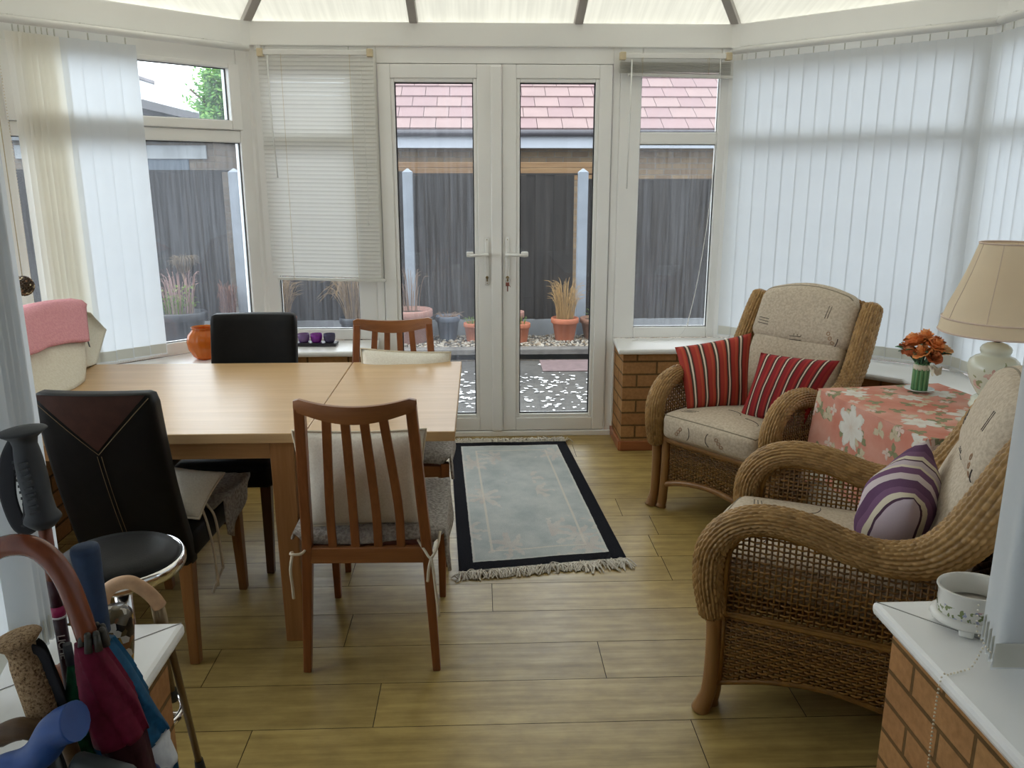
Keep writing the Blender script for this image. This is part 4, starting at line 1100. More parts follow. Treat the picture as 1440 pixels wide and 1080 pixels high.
# ------------------------------------------------------------------ wicker armchairs (front faces local -y)
WK_LIT = [plain('wicker_arm_%s' % k, c, .42, 0, .15, 40, 0, 60, .4) for k, c in (('mid', (.34, .195, .066)), ('light', (.40, .235, .085)), ('dark', (.28, .155, .05)))]  # lit copy of the wicker: brighter light on the arms put into the colour
WK_SHADED = [plain('wicker_%s' % k, c, .42, 0, .15, 40, 0, 60, .4) for k, c in (('mid', (.20, .092, .016)), ('light', (.26, .125, .024)), ('dark', (.15, .066, .011)))]  # shaded copy of the same wicker: low light on the panels put into the colour
CANE = wood('cane_pole', (.24, .11, .032), (.38, .20, .07), 2, .35, .6, .5)
CUSH = fabric('beige_chenille', (.58, .49, .37), (.44, .36, .27), 380, .95, .5)
INK = plain('dark_brown_embroidery', (.06, .045, .04), .9); BLOT = plain('tan_embroidery', (.33, .20, .12), .95)
PIPE = plain('olive_piping', (.24, .20, .14), .9)

def resample(P, step):
    P = [Vector(p) for p in P]; out = []; acc = 0; d = [0]
    for a, b in zip(P[:-1], P[1:]): d.append(d[-1]+(b-a).length)
    n = max(2, int(d[-1]/step)); j = 0
    for i in range(n+1):
        s = d[-1]*i/n
        while j < len(d)-2 and d[j+1] < s: j += 1
        t = (s-d[j])/max(1e-9, d[j+1]-d[j]); out.append((P[j].lerp(P[j+1], t), s))
    return out
def wicker_tube(mb, path, ncol=24, period=.024, amp=.0075, side=Vector((1, 0, 0)), seed=1):
    """path of (x,y,z,ra,rb): ra across the plane of the curve, rb within it"""
    P5 = [Vector(p) for p in path]
    P = [Vector((p[0], p[1], p[2])) for p in path]
    rs = resample(P, period/5); rnd = random.Random(seed)
    # radii by nearest arc length
    d = [0]
    for a, b in zip(P[:-1], P[1:]): d.append(d[-1]+(b-a).length)
    def rad(s):
        for j in range(len(d)-1):
            if s <= d[j+1]+1e-9:
                t = (s-d[j])/max(1e-9, d[j+1]-d[j]); return (path[j][3]*(1-t)+path[j+1][3]*t, path[j][4]*(1-t)+path[j+1][4]*t)
        return path[-1][3], path[-1][4]
    K = 5; ns = ncol*K; base = len(mb.v); N = len(rs); tone = {}
    for i, (p, s) in enumerate(rs):
        a = rs[max(0, i-1)][0]; b = rs[min(N-1, i+1)][0]; T = (b-a).normalized()
        A = (side-T*side.dot(T)).normalized(); B = T.cross(A); ra, rb = rad(s)
        end = min(1, s/.02, (rs[-1][1]-s)/.02+.15)
        for k in range(ns):
            th = 2*PI*k/ns; c = k//K; fu = (k % K)/K
            fv = (s/period+.5*(c % 2)) % 1.0
            h = amp*(max(0, math.sin(PI*fu))**.8)*(max(0, math.sin(PI*fv))**.45)
            ct, st = math.cos(th), math.sin(th)
            mb.v.append(tuple(p+A*ct*(ra*end**.5+h)+B*st*(rb*end**.5+h)))
    for i in range(N-1):
        s = rs[i][1]
        for k in range(ns):
            c = k//K; key = (c, int(s/period+.5*(c % 2)))
            if key not in tone: tone[key] = rnd.choice((0, 0, 0, 1, 1, 2))
            k2 = (k+1) % ns
            mb.face([base+i*ns+k, base+i*ns+k2, base+(i+1)*ns+k2, base+(i+1)*ns+k], tone[key], True)
    mb.face([base+k for k in range(ns)][::-1]); mb.face([base+(N-1)*ns+k for k in range(ns)])
def weave(mb, pos, inside, u0, u1, v0, v1, du, dv, r=.0042, amp=.004, seed=1, rv=.0035, vert=True, dbl=False):
    """strands woven in the plane pos(u,v,offset)"""
    rnd = random.Random(seed); nu = int((u1-u0)/du); nv = int((v1-v0)/dv)
    for j in range(nv+1):
        v = v0+j*dv; run = []; mi = rnd.choice((0, 0, 1, 2))
        for i in range(nu+1):
            u = u0+i*du
            if inside(u, v): run.append(pos(u, v, amp*(1 if (i+j) % 2 else -1)))
            if (not inside(u, v) or i == nu) and run:
                if len(run) > 1: mb.tube(spl(run, 2), [(r*1.25, r*.8)]*(2*len(run)-1), 5, mi)
                run = []
    if vert:
        for i in range(nu+1):
            u = u0+i*du; run = []
            for j in range(nv+1):
                v = v0+j*dv
                if inside(u, v): run.append(pos(u, v, 0))
                if (not inside(u, v) or j == nv) and run:
                    if len(run) > 1: mb.tube([run[0], run[-1]], rv, 5, 2 if i % 3 else 0)
                    run = []

ARM = [(.0, .30, .032, .032), (-.012, .36, .036, .036), (-.024, .44, .038, .038), (-.016, .525, .038, .038), (.035, .595, .038, .037), (.12, .628, .037, .036), (.23, .622, .037, .036), (.34, .590, .038, .038), (.43, .578, .039, .042), (.52, .598, .040, .050), (.59, .66, .041, .058), (.648, .76, .042, .060), (.695, .865, .042, .056), (.733, .945, .040, .045), (.748, .975, .032, .034)]
def armx(z): return .31-.018*max(0, (z-.6)/.42)
def armz(y):
    pts = [(a, b) for a, b, _, _ in ARM[4:10]]
    if y <= pts[0][0]: return pts[0][1]-.06
    for (a, b), (c, d) in zip(pts[:-1], pts[1:]):
        if a <= y <= c: return b+(d-b)*(y-a)/(c-a)
    return pts[-1][1]+(y-pts[-1][0])*1.4
def armchair(label, loc, rz):
    o = thing('wicker_armchair', label, 'armchair', loc, rz, 'wicker conservatory armchairs')
    for s in (-1, 1):
        path = spl([(s*armx(z), y, z, ra, rb) for y, z, ra, rb in ARM], 6)
        mb = MB(); wicker_tube(mb, path, 24, .022, .0080, Vector((1, 0, 0)), 3+s); obj('arm', mb, WK_LIT, o)
        # wrapped front leg with turned out foot, square inner post
        mb = MB(); pts = resample(spl([(s*.31, 0, .32), (s*.31, .004, .20), (s*.31, .0, .08), (s*.312, -.012, .03), (s*.314, -.022, 0)], 8), .004)
        rr = [.0215+.0012*(i % 2)+(.006*max(0, 1-p.z/.05)) for i, (p, _) in enumerate(pts)]
        mb.tube([p for p, _ in pts], rr, 12); obj('leg', mb, CANE, o)
        mb = MB(); mb.tube(spl([(s*.262, .012, .36), (s*.262, .012, .18), (s*.264, .005, .05), (s*.266, -.004, 0)], 6), [.021]*12+[.022]*5+[.026]*2, 12); obj('front_post', mb, CANE, o)
        mb = MB(); mb.tube(spl([(s*.29, .58, .50), (s*.29, .60, .25), (s*.295, .64, .05), (s*.295, .655, 0)], 6), .022, 10); obj('leg', mb, CANE, o)
        # woven side
        X = s*.306
        def ins_up(u, v): return .030 < u < .56+.03*(v-.3) and .325 <= v < armz(u)-.030 and not (u < .06 and v > .56)
        def ins_lo(u, v): return .024 < u < .59 and .325 > v > .10+.055*(1-((u-.30)/.30)**2)
        mb = MB(); weave(mb, lambda u, v, a: (X+a, u, v), ins_up, .02, .64, .325, .62, .0155, .0145, .0036, .0042, 5+s, .0034)
        weave(mb, lambda u, v, a: (X+a, u, v), ins_lo, .02, .62, .10, .325, .0155, .0088, .0046, .0036, 9+s, .0034)
        spn = obj('side_panel', mb, WK_SHADED, o)
        mb = MB()
        mb.tube(spl([(X, .02, .322), (X, .3, .322), (X, .60, .318)], 8), .008, 8, 1); mb.tube(spl([(X, .02, .330), (X, .3, .331), (X, .60, .327)], 8), .006, 8, 0)
        mb.tube(spl([(X, .022, .10), (X, .16, .139), (X, .30, .155), (X, .44, .139), (X, .60, .10)], 8), .009, 8, 0)
        mb.tube(spl([(X, .026, .30), (X, .024, .46), (X, .04, .535), (X, .085, .578), (X, .20, .582), (X, .33, .550), (X, .43, .532), (X, .52, .56)], 6), .008, 8, 1)
        mb.tube([(X, .026, .10), (X, .026, .32)], .008, 8, 1)
        obj('side_frame', mb, WK_SHADED, spn)
    # front apron
    mb = MB(); mb.tube(spl([(-.26, .005, .345), (0, .002, .345), (.26, .005, .345)], 6), .017, 10); mb.tube(spl([(-.262, .008, .115), (-.15, .006, .150), (0, .005, .168), (.15, .006, .150), (.262, .008, .115)], 8), .014, 10)
    obj('front_rail', mb, CANE, o)
    mb = MB()
    def ins_f(u, v): return abs(u) < .243 and v < .325 and v > .118+.052*(1-(u/.26)**2)
    weave(mb, lambda u, v, a: (u, .012+a, v), ins_f, -.25, .25, .118, .325, .0155, .0092, .0046, .0038, 21, .0034); obj('front_panel', mb, WK_SHADED, o)
    # seat deck, back panel and crest
    mb = MB(); mb.rbox((0, .29, .335), (.54, .58, .03), .012, 5); obj('seat_deck', mb, CANE, o)
    def yb(v): return .655+.105*((v-.40)/.6)
    mb = MB(); weave(mb, lambda u, v, a: (u, yb(v)+.02+a, v), lambda u, v: abs(u) < .275 and v < .93+.03*(1-(u/.28)**2), -.28, .28, .12, 1.0, .0225, .0125, .0058, .0042, 31, .005); obj('back_panel', mb, WK_SHADED, o)
    mb = MB(); wicker_tube(mb, spl([(-.285, .735, .945, .024, .024), (-.15, .755, .96, .026, .026), (0, .76, .965, .026, .026), (.15, .755, .96, .026, .026), (.285, .735, .945, .024, .024)], 8), 16, .022, .0065, Vector((0, 1, 0)), 8); obj('crest_rail', mb, WK_SHADED, o)
    # cushions
    mb = MB(); mb.rbox((0, .245, .4235), (.525, .57, .125), .035, 14, (0, .018, .022), warp=lambda q, p: (q[0]*(1+.02*p[1]), q[1]-.018*(1-p[0]**2)*(1 if p[1] < 0 else 0), q[2]+.008*math.cos(q[0]*6)-.006)); tr = mb.bvh()
    for cx, sg in ((-.10, 1), (.06, -1)):
        mb.stroke(tr, [(cx+.035*math.cos(a), -.4, .425+.038*math.sin(a)) for a in [(-1.0+.2*i if sg > 0 else PI+1.0-.2*i) for i in range(10)]], (0, 1, 0), .0016)
        for k in range(3): mb.stroke(tr, [(cx-sg*(.02+.012*k)+.008*math.cos(a), -.4, .435-.014*k+.008*math.sin(a)) for a in [i*.9 for i in range(8)]], (0, 1, 0), .0018, 2)
    for cx, cy in ((.12, .08), (-.16, .20), (.0, .12)):
        mb.stroke(tr, [(cx+.045*math.cos(a)*1.3, cy+.03*math.sin(a), 1) for a in [.2*i for i in range(11)]], (0, 0, -1), .0014)
    for k in range(3): mb.stroke(tr, [(-.19+.006*k, .02+.012*k, 1), (-.13+.006*k, .028+.014*k, 1)], (0, 0, -1), .0013)
    sc_at = mb.at; scu = obj('seat_cushion', mb, [CUSH, INK, BLOT], o)
    g = [-1+2*i/20 for i in range(21)]; at = sc_at
    loop = [at((x, -1, 1)) for x in g[:-1]]+[at((1, y, 1)) for y in g[:-1]]+[at((-x, 1, 1)) for x in g[:-1]]+[at((-1, -y, 1)) for y in g[:-1]]
    mb = MB(); mb.tube(loop, .0032, 6, closed=True); obj('cushion_piping', mb, PIPE, scu)
    tilt = -.35
    def lumb(q, p): return (q[0]*(1-.02*p[2]), q[1], q[2]+.022*(1-p[0]**2)*(1 if p[2] > 0 else 0))
    mb = MB(); mb.rbox((0, .600, .63), (.50, .11, .33), .045, 12, (0, .02, .01), 0, (tilt, 0, 0), lumb); obj('lower_back_cushion', mb, [CUSH, INK], o)
    def head(q, p): return (q[0]*(1-.03*p[2]), q[1], q[2]+(.042*(1-p[0]**2)**1.2 if p[2] > 0 else .02*(1-p[0]**2)*-1))
    mb = MB(); mb.rbox((0, .688, .870), (.515, .125, .250), .05, 14, (0, .025, .008), 0, (tilt, 0, 0), head); tr = mb.bvh(); dd = (0, 1, 0)
    for k in range(3): mb.stroke(tr, [(-.21, .1, .865-.013*k), (-.15, .1, .862-.013*k)], dd, .0016)
    for k in range(2): mb.stroke(tr, [(-.02, .1, .80-.018*k), (.04, .1, .803-.018*k)], dd, .0016)
    for k in range(3): mb.stroke(tr, [(-.005+.018*k, .1, .775), (.005+.018*k, .1, .812)], dd, .0016)
    for k in range(2): mb.stroke(tr, [(.135+.012*k, .1, .90), (.142+.012*k, .1, .955)], dd, .0014)
    mb.stroke(tr, [(.18+.038*math.cos(a), .1, .812+.045*math.sin(a)) for a in [-1.9+.2*i for i in range(11)]], dd, .002)
    for k in range(3): mb.stroke(tr, [(.17+.008*math.cos(a)+.012*k, .1, .835-.02*k+.008*math.sin(a)) for a in [i*.9 for i in range(8)]], dd, .002, 2)
    hd_at = mb.at; hcu = obj('head_cushion', mb, [CUSH, INK, BLOT], o)
    mb = MB(); mb.tube([hd_at((-.97+1.94*i/30, -1, 1)) for i in range(31)], .0032, 6); obj('cushion_piping', mb, PIPE, hcu)
    return o
def facing(bx, by): return math.atan2(-bx, by)
ac2 = armchair('near wicker armchair beside the low brick wall, purple cushion on it', (.803, 2.386, 0), facing(.89, -.46))
ac1 = dup(ac2, (1.016, 3.452, 0), facing(.8, .6), 'far wicker armchair in the corner with two red striped cushions')

REDS = stripes('red_stripe', [(0, (.36, .045, .03)), (.30, (.43, .075, .035)), (.46, (.36, .045, .03)), (.56, (.065, .038, .025)), (.70, (.68, .56, .42)), (.83, (.075, .04, .027)), (.93, (.25, .03, .025))], 5.6, warp=.03)
REDS2 = stripes('dark_red_stripe', [(0, (.27, .022, .025)), (.32, (.36, .04, .03)), (.48, (.27, .022, .025)), (.58, (.06, .032, .025)), (.70, (.66, .55, .42)), (.82, (.07, .04, .028)), (.93, (.2, .02, .022))], 6.6, warp=.03)
PIPEW = plain('pale_piping', (.6, .55, .48), .9)
cushion('scatter_cushion', 'red striped cushion leaning on the left arm of the far armchair', [(.955, 3.655, .485), (1.235, 3.640, .485), (1.235, 3.66, .845), (.925, 3.83, .745)], .13, [REDS, PIPEW], 'cushion', 'red striped cushions', 18, .05)
cushion('scatter_cushion', 'darker red striped cushion leaning on the right arm of the far armchair', [(1.155, 3.515, .485), (1.375, 3.335, .49), (1.525, 3.37, .775), (1.262, 3.60, .765)], .13, [REDS2, PIPEW], 'cushion', 'red striped cushions', 18, .05)
PURP = stripes('purple_stripe', [(0, (.56, .47, .47)), (.16, (.11, .05, .105)), (.36, (.17, .085, .155)), (.50, (.60, .53, .40)), (.60, (.075, .035, .06)), (.64, (.50, .41, .44)), (.78, (.62, .55, .42)), (.84, (.15, .07, .14))], 1.75, warp=.06)
def local(o, p): return Matrix.Translation(Vector(o[0])) @ Matrix.Rotation(o[1], 4, 'Z') @ Vector(p)
A2 = ((.803, 2.386, 0), facing(.89, -.46))
pc = [(1.215, 2.30, .485), (1.055, 2.02, .485), (1.112, 1.952, .715), (1.300, 2.245, .795)]
cushion('scatter_cushion', 'purple and cream striped cushion in the near armchair', pc, .20, [PURP, PIPEW], 'cushion', None, 18, .05)

# ------------------------------------------------------------------ side table under a floral cloth
def floral():
    t = NT('floral_cloth'); b = t.bsdf((.6, .3, .25), .85, 0, .15)
    nz = t.noise(t.co('UV', (3, 3, 1)), 1.5, 4)
    base = t.ramp(nz, [(.32, (.52, .17, .11)), (.52, (.62, .29, .215)), (.70, (.70, .43, .335))])
    def flowers(sc, R0, amp, n, seed, col, base, wig):
        mp = t.n('ShaderNodeMapping'); c = t.n('ShaderNodeTexCoord'); t.l(c.outputs['UV'], mp.inputs[0]); mp.inputs['Scale'].default_value = (sc, sc, 1); mp.inputs['Location'].default_value = (seed, seed*.7, 0)
        vo = t.n('ShaderNodeTexVoronoi', voronoi_dimensions='2D'); vo.inputs['Scale'].default_value = 1; vo.inputs['Randomness'].default_value = .8; t.l(mp.outputs[0], vo.inputs['Vector'])
        sb = t.n('ShaderNodeVectorMath', operation='SUBTRACT'); t.l(mp.outputs[0], sb.inputs[0]); t.l(vo.outputs['Position'], sb.inputs[1])
        s = t.n('ShaderNodeSeparateXYZ'); t.l(sb.outputs[0], s.inputs[0])
        a = t.math('ARCTAN2', s.outputs[1], s.outputs[0])
        r = t.math('ADD', t.math('MULTIPLY', t.math('ABSOLUTE', t.math('COSINE', t.math('MULTIPLY', a, n/2))), amp), R0)
        r = t.math('ADD', r, t.math('MULTIPLY', t.math('SUBTRACT', t.noise(mp.outputs[0], 7, 3), .5), wig))
        f = t.math('LESS_THAN', vo.outputs['Distance'], r)
        g = t.math('DIVIDE', vo.outputs['Distance'], r)
        cc = t.ramp(g, [(0, tuple(k*.7 for k in col)), (.25, col), (.8, tuple(min(1, k*1.08) for k in col)), (1, tuple(k*.85 for k in col))])
        return t.mix(f, base, cc)
    c = flowers(9, .05, .22, 3, 5.3, (.24, .24, .13), base, .35)
    c = flowers(8, .06, .20, 3, 1.7, (.52, .44, .30), c, .35)
    c = flowers(8.5, .05, .15, 4, 8.1, (.64, .50, .42), c, .25)
    # the large white blooms, each where it lies on the cloth
    tcx = t.n('ShaderNodeTexCoord'); wob = t.noise(t.co('UV', (26, 26, 1)), 1, 3)
    for (cx, cy, R0, n, ph) in ((-.085, .40, .095, 7, 0), (.10, .56, .060, 6, .7), (.27, .47, .050, 6, .2), (.33, .20, .095, 7, 1.1), (.10, .17, .065, 6, 2), (-.25, .22, .075, 7, .4), (-.29, .55, .07, 6, 1), (.42, .50, .06, 7, .3), (.17, -.12, .085, 7, .9), (.44, -.20, .07, 6, .1), (-.02, .03, .045, 5, 1.5)):
        sb = t.n('ShaderNodeVectorMath', operation='SUBTRACT'); t.l(tcx.outputs['UV'], sb.inputs[0]); sb.inputs[1].default_value = (cx, cy, 0)
        ln_ = t.n('ShaderNodeVectorMath', operation='LENGTH'); t.l(sb.outputs[0], ln_.inputs[0])
        s_ = t.n('ShaderNodeSeparateXYZ'); t.l(sb.outputs[0], s_.inputs[0])
        an = t.math('ADD', t.math('ARCTAN2', s_.outputs[1], s_.outputs[0]), ph)
        rr = t.math('ADD', t.math('MULTIPLY', t.math('ABSOLUTE', t.math('COSINE', t.math('MULTIPLY', an, n/2))), R0*.42), R0*.52)
        rr = t.math('ADD', rr, t.math('MULTIPLY', t.math('SUBTRACT', wob, .5), R0*.9))
        g_ = t.math('DIVIDE', ln_.outputs['Value'], rr)
        col_ = t.ramp(g_, [(0, (.62, .50, .40)), (.22, (.66, .60, .52)), (.75, (.70, .67, .60)), (1, (.58, .54, .46))])
        c = t.mix(t.math('LESS_THAN', g_, 1.0), c, col_)
    w = t.noise(t.co('UV', (420, 420, 1)), 1, 2)
    c = t.mix(.2, c, t.ramp(w, [(.3, (.6, .6, .6)), (.7, (1, 1, 1))]), 'MULTIPLY')
    t.l(c, b.inputs['Base Color']); t.bump(b, w, .15, .002); return t.mat
TA = math.atan2(.018, .18)+.03
sc_ = (1.70, 2.91, 0); TW, TD, TZ = .52, .655, .70
# square top turned with the table; local x right, y back
t = thing('side_table', 'square side table between the two wicker armchairs under its cloths', 'table', (1.376+.5*(.52*.99+.655*.13), 3.180+.5*(.52*.13-.655*.99), 0), math.atan2(.13, .99))
mb = MB(); mb.bb(-TW/2+.006, TW/2-.006, -TD/2+.006, TD/2-.006, .66, TZ-.008); obj('top', mb, TEAK, t, .004)
for sx in (-1, 1):
    for sy in (-1, 1):
        mb = MB(); mb.bar((sx*(TW/2-.05), sy*(TD/2-.05), .66), (sx*(TW/2-.05), sy*(TD/2-.05), 0), .045, .045, 0, .035, .035, (0, 1, 0)); obj('leg', mb, TEAK, t)
tl, ta = t.location.copy(), t.rotation_euler.z
def drape_cloth(name, label, drop, mat, z, grow, cat='tablecloth', fold=.03):
    o = thing(name, label, cat, tl, ta)
    mb = MB(); W2, D2 = TW/2+grow, TD/2+grow; per = 2*(TW+TD); n = 120
    # top
    mb.grid(lambda u, v: ((u*2-1)*W2, (v*2-1)*D2, z+.001*math.sin(u*9+v*7)), 12, 12, uvs=(TW, TD))
    # skirt: perimeter parameter, gathered at the corners
    corners = [(-W2, -D2), (W2, -D2), (W2, D2), (-W2, D2)]
    segs = [TW, TD, TW, TD]
    def skirt(u, v):
        s = u*per; k = 0
        while k < 3 and s > segs[k]: s -= segs[k]; k += 1
        f = s/segs[k]; a, b = corners[k], corners[(k+1) % 4]
        x = a[0]+(b[0]-a[0])*f; y = a[1]+(b[1]-a[1])*f
        nx, ny = [(0, -1), (1, 0), (0, 1), (-1, 0)][k]
        c = max(0, 1-min(f, 1-f)/.18)           # near a corner
        out = min(1, v*6)*fold*.15+v*(fold*.6*c+.006*(1+math.sin(f*PI*3+k))) 
        cx, cy = (a if f < .5 else b)
        L = math.hypot(cx, cy)
        x += nx*out+cx/L*c*v*fold*1.6; y += ny*out+cy/L*c*v*fold*1.6
        dr = drop*(1+.12*c)
        return (x, y, z-dr*v)
    base = len(mb.f)
    mb.grid(skirt, n, 14, flip=True, uvs=(per, 1))
    # unfold the skirt's pattern continuously from the table edge
    for i in range(base, len(mb.f)):
        q = mb.uv[i]; nu = []
        for (uu, vv) in q:
            s = uu; k = 0; 
            while k < 3 and s > segs[k]: s -= segs[k]; k += 1
            d = vv*drop
            nu.append([(s, -d), (TW+d, s), (TW-s, TD+d), (-d, TD-s)][k])
        sx = max(a for a, _ in nu)-min(a for a, _ in nu); sy = max(b for _, b in nu)-min(b for _, b in nu)
        if sx > .2 or sy > .2:
            nu = [nu[0]]*4
        mb.uv[i] = nu
    obj('cloth', mb, mat, o); return o
drape_cloth('tablecloth', 'pale undercloth hanging below the floral cloth of the side table', .52, fabric('pale_undercloth', (.52, .45, .36), (.42, .36, .29), 400), TZ-.005, .003, fold=.004)
drape_cloth('tablecloth', 'salmon floral tablecloth with large white flowers on the side table', .36, floral(), TZ, .012, fold=.018)

# lamp
t = thing('table_lamp', 'pale green ceramic table lamp with painted roses and cream fabric shade', 'lamp', (1.882, 2.885, TZ+.001))
def ceramic():
    t = NT('painted_ceramic'); b = t.bsdf((.62, .63, .49), .18, 0, .5); v = t.co('Object')
    f = t.noise(t.co('Object', (14, 14, 14)), 1, 3); g = t.noise(t.co('Object', (26, 26, 26)), 1, 3)
    sx = t.n('ShaderNodeSeparateXYZ'); t.l(v, sx.inputs[0])
    band = t.math('MULTIPLY', t.math('GREATER_THAN', sx.outputs[2], .045), t.math('LESS_THAN', sx.outputs[2], .185))
    c = t.mix(t.math('MULTIPLY', t.math('GREATER_THAN', f, .60), band), (.63, .64, .51), t.ramp(g, [(.4, (.50, .26, .22)), (.6, (.64, .46, .38))]))
    c = t.mix(t.math('MULTIPLY', t.math('GREATER_THAN', t.noise(t.co('Object', (19, 19, 19)), 1.3, 3), .635), band), c, (.30, .33, .17))
    t.l(c, b.inputs['Base Color']); return t.mat
CER = ceramic()
mb = MB(); mb.lathe([(.001, 0), (.066, 0), (.068, .010), (.064, .018), (.060, .022), (.062, .034), (.052, .042), (.040, .046)], 40); obj('lamp_foot', mb, CER, t)
mb = MB(); mb.lathe([(.038, .044), (.048, .058), (.068, .090), (.084, .128), (.088, .155), (.082, .178), (.066, .192), (.050, .198), (.048, .205), (.052, .212), (.053, .222), (.048, .232), (.034, .242), (.018, .247), (.001, .248)], 44); obj('lamp_body', mb, CER, t)
mb = MB(); mb.lathe([(.008, .246), (.013, .250), (.009, .256), (.015, .262), (.019, .275), (.012, .281), (.014, .29), (.013, .33), (.001, .332)], 18); obj('lamp_holder', mb, plain('dark_bronze', (.05, .03, .03), .4, .6), t)
SHADE = thin('cream_shade_silk', (.78, .66, .47), .35, .7, (.80, .62, .42))
SH = [(.200, .285), (.198, .30), (.193, .330), (.190, .334), (.176, .380), (.152, .440), (.130, .500), (.112, .560), (.101, .600), (.0985, .606)]
mb = MB(); mb.lathe([p for p in SH], 64); mb.f.pop(); mb.f.pop(); [x.pop() for x in (mb.m, mb.m, mb.sm, mb.sm, mb.uv, mb.uv)]
sh = obj('lamp_shade', mb, SHADE, t)
mb = MB()
for r_, z in ((.200, .286), (.1925, .333), (.100, .604)): mb.tube([(r_*math.cos(k*PI/30), r_*math.sin(k*PI/30), z) for k in range(60)], .0035, 6, closed=True)
for k in range(8): 
    a = k*PI/4; mb.tube([(r_*1.003*math.cos(a), r_*1.003*math.sin(a), z) for r_, z in SH[2:]], .0012, 5)
obj('shade_trim', mb, plain('pinkish_braid', (.60, .46, .36), .8), sh)
mb = MB()
for k in range(3):
    a = k*2*PI/3; mb.tube([(0, 0, .33), (.10*math.cos(a), .10*math.sin(a), .60)], .0015, 5)
mb.sphere((0, 0, .37), .028, 12, 0, (1, 1, 1.3)); obj('lamp_bulb', mb, plain('frosted_bulb', (.8, .8, .78), .3), t)

# bouquet on a saucer
VX, VY = 1.752, 3.135
t = thing('saucer', 'small white saucer under the flowers on the floral tablecloth', 'saucer', (VX, VY, TZ+.001))
mb = MB(); mb.lathe([(.001, .002), (.030, 0), (.034, .003), (.055, .010), (.056, .012), (.034, .006), (.001, .005)], 36); obj('dish', mb, plain('white_china', (.66, .68, .62), .2), t)
t = thing('bouquet', 'bunch of orange and peach roses tied round green stems on a saucer', 'flowers', (VX, VY, TZ+.008))
rnd = random.Random(6); STEM = [plain('green_stem', (.06, .20, .08), .5), plain('pale_stem', (.16, .32, .14), .5), plain('dark_leaf', (.03, .10, .05), .45)]
mb = MB()
for k in range(22):
    a = k*2*PI/22; r_ = .026 if k % 2 else .023
    mb.tube([(r_*math.cos(a), r_*math.sin(a), 0), (r_*math.cos(a), r_*math.sin(a), .088), (r_*.8*math.cos(a), r_*.8*math.sin(a), .115)], .0055, 6, k % 2)
for k in range(9):
    a = k*2.4; q = .017*(k/9)**.5; mb.tube([(q*math.cos(a), q*math.sin(a), 0), (q*math.cos(a), q*math.sin(a), .11)], .006, 6, k % 2)
for k in range(16):
    a = k*2*PI/16+.2; R1 = rnd.uniform(.05, .085); mb.tube(spl([(.018*math.cos(a), .018*math.sin(a), .10), (.5*R1*math.cos(a), .5*R1*math.sin(a), .125), (R1*math.cos(a), R1*math.sin(a), .155+rnd.random()*.02)], 4), [.004]*6+[.003]*3, 5, 2)
obj('stems', mb, STEM, t)
mb = MB(); mb.lathe([(.030, .082), (.032, .092), (.029, .102), (.026, .104)], 24)
for a in (-.9, -.4, .1):
    mb.grid(lambda u, v: (.028*math.cos(-1.2+a*.3)+.045*u*math.cos(a-.6)+.0*v, -.028+.045*u*math.sin(a-.6)-.006, .094+(v-.5)*.035*u+.01*math.sin(u*6)), 6, 4)
obj('ribbon', mb, fabric('cream_ribbon', (.66, .62, .50), (.56, .50, .38)), t)
def rose(col, col2, r):
    mb = MB()
    for lay, (n, rr, hh, op) in enumerate(((3, .35, .55, .15), (4, .55, .5, .35), (5, .78, .42, .6), (6, 1.0, .30, .95))):
        for k in range(n):
            a0 = 2*PI*k/n+lay*.7
            def f(u, v, a0=a0, n=n, rr=rr, hh=hh, op=op):
                a = a0+(u-.5)*2*PI/n*1.35; w = rr*(.25+.75*v**.8)*(1+.1*op*v*v)
                return (r*w*math.cos(a), r*w*math.sin(a), r*(hh*1.9*v-.45*op*v*v+.18*math.sin(u*PI)*v)+r*.05*math.cos(a*9))
            mb.grid(f, 6, 4, lay % 2)
    return mb
cols = [((.82, .32, .10), (.70, .21, .05)), ((.85, .58, .33), (.80, .48, .22)), ((.60, .22, .08), (.48, .14, .05)), ((.86, .42, .17), (.80, .32, .10))]
fm = [[plain('rose_%d' % i, a, .6, 0, .1), plain('rose_inner_%d' % i, b, .6, 0, .1)] for i, (a, b) in enumerate(cols)]
fl = [(0, 0, .195, 3), (.042, -.012, .182, 2), (-.040, -.018, .182, 0), (.012, -.046, .176, 0), (.050, -.040, .158, 1), (-.020, .044, .18, 3), (.040, .036, .175, 3), (-.058, .020, .165, 2), (-.030, -.055, .158, 3), (-.066, -.020, .155, 2), (.070, .006, .16, 2), (.0, -.072, .150, 2)]
for x, y, z, ci in fl:
    r_ = .036 if ci != 2 else .030
    mb = rose(*cols[ci], r_); o = obj('rose', mb, fm[ci], t); o.location = (x*1.05, y*1.05, z-.012+.02*(1-(x*x+y*y)/.006)); o.rotation_euler = (-y*9, x*9, x*40)
for k in range(16):
    a = k*2*PI/16; mb = MB(); L = rnd.uniform(.05, .075)
    mb.grid(lambda u, v: (L*u, (v-.5)*.024*math.sin(PI*min(1, u*.95+.05)), .02*math.sin(u*2.4)-.008*abs(v-.5)), 8, 4)
    o = obj('leaf', mb, STEM[2] if k % 3 else STEM[0], t); o.location = (.042*math.cos(a), .042*math.sin(a), .130+.012*(k % 2)); o.rotation_euler = (0, -.25, a)

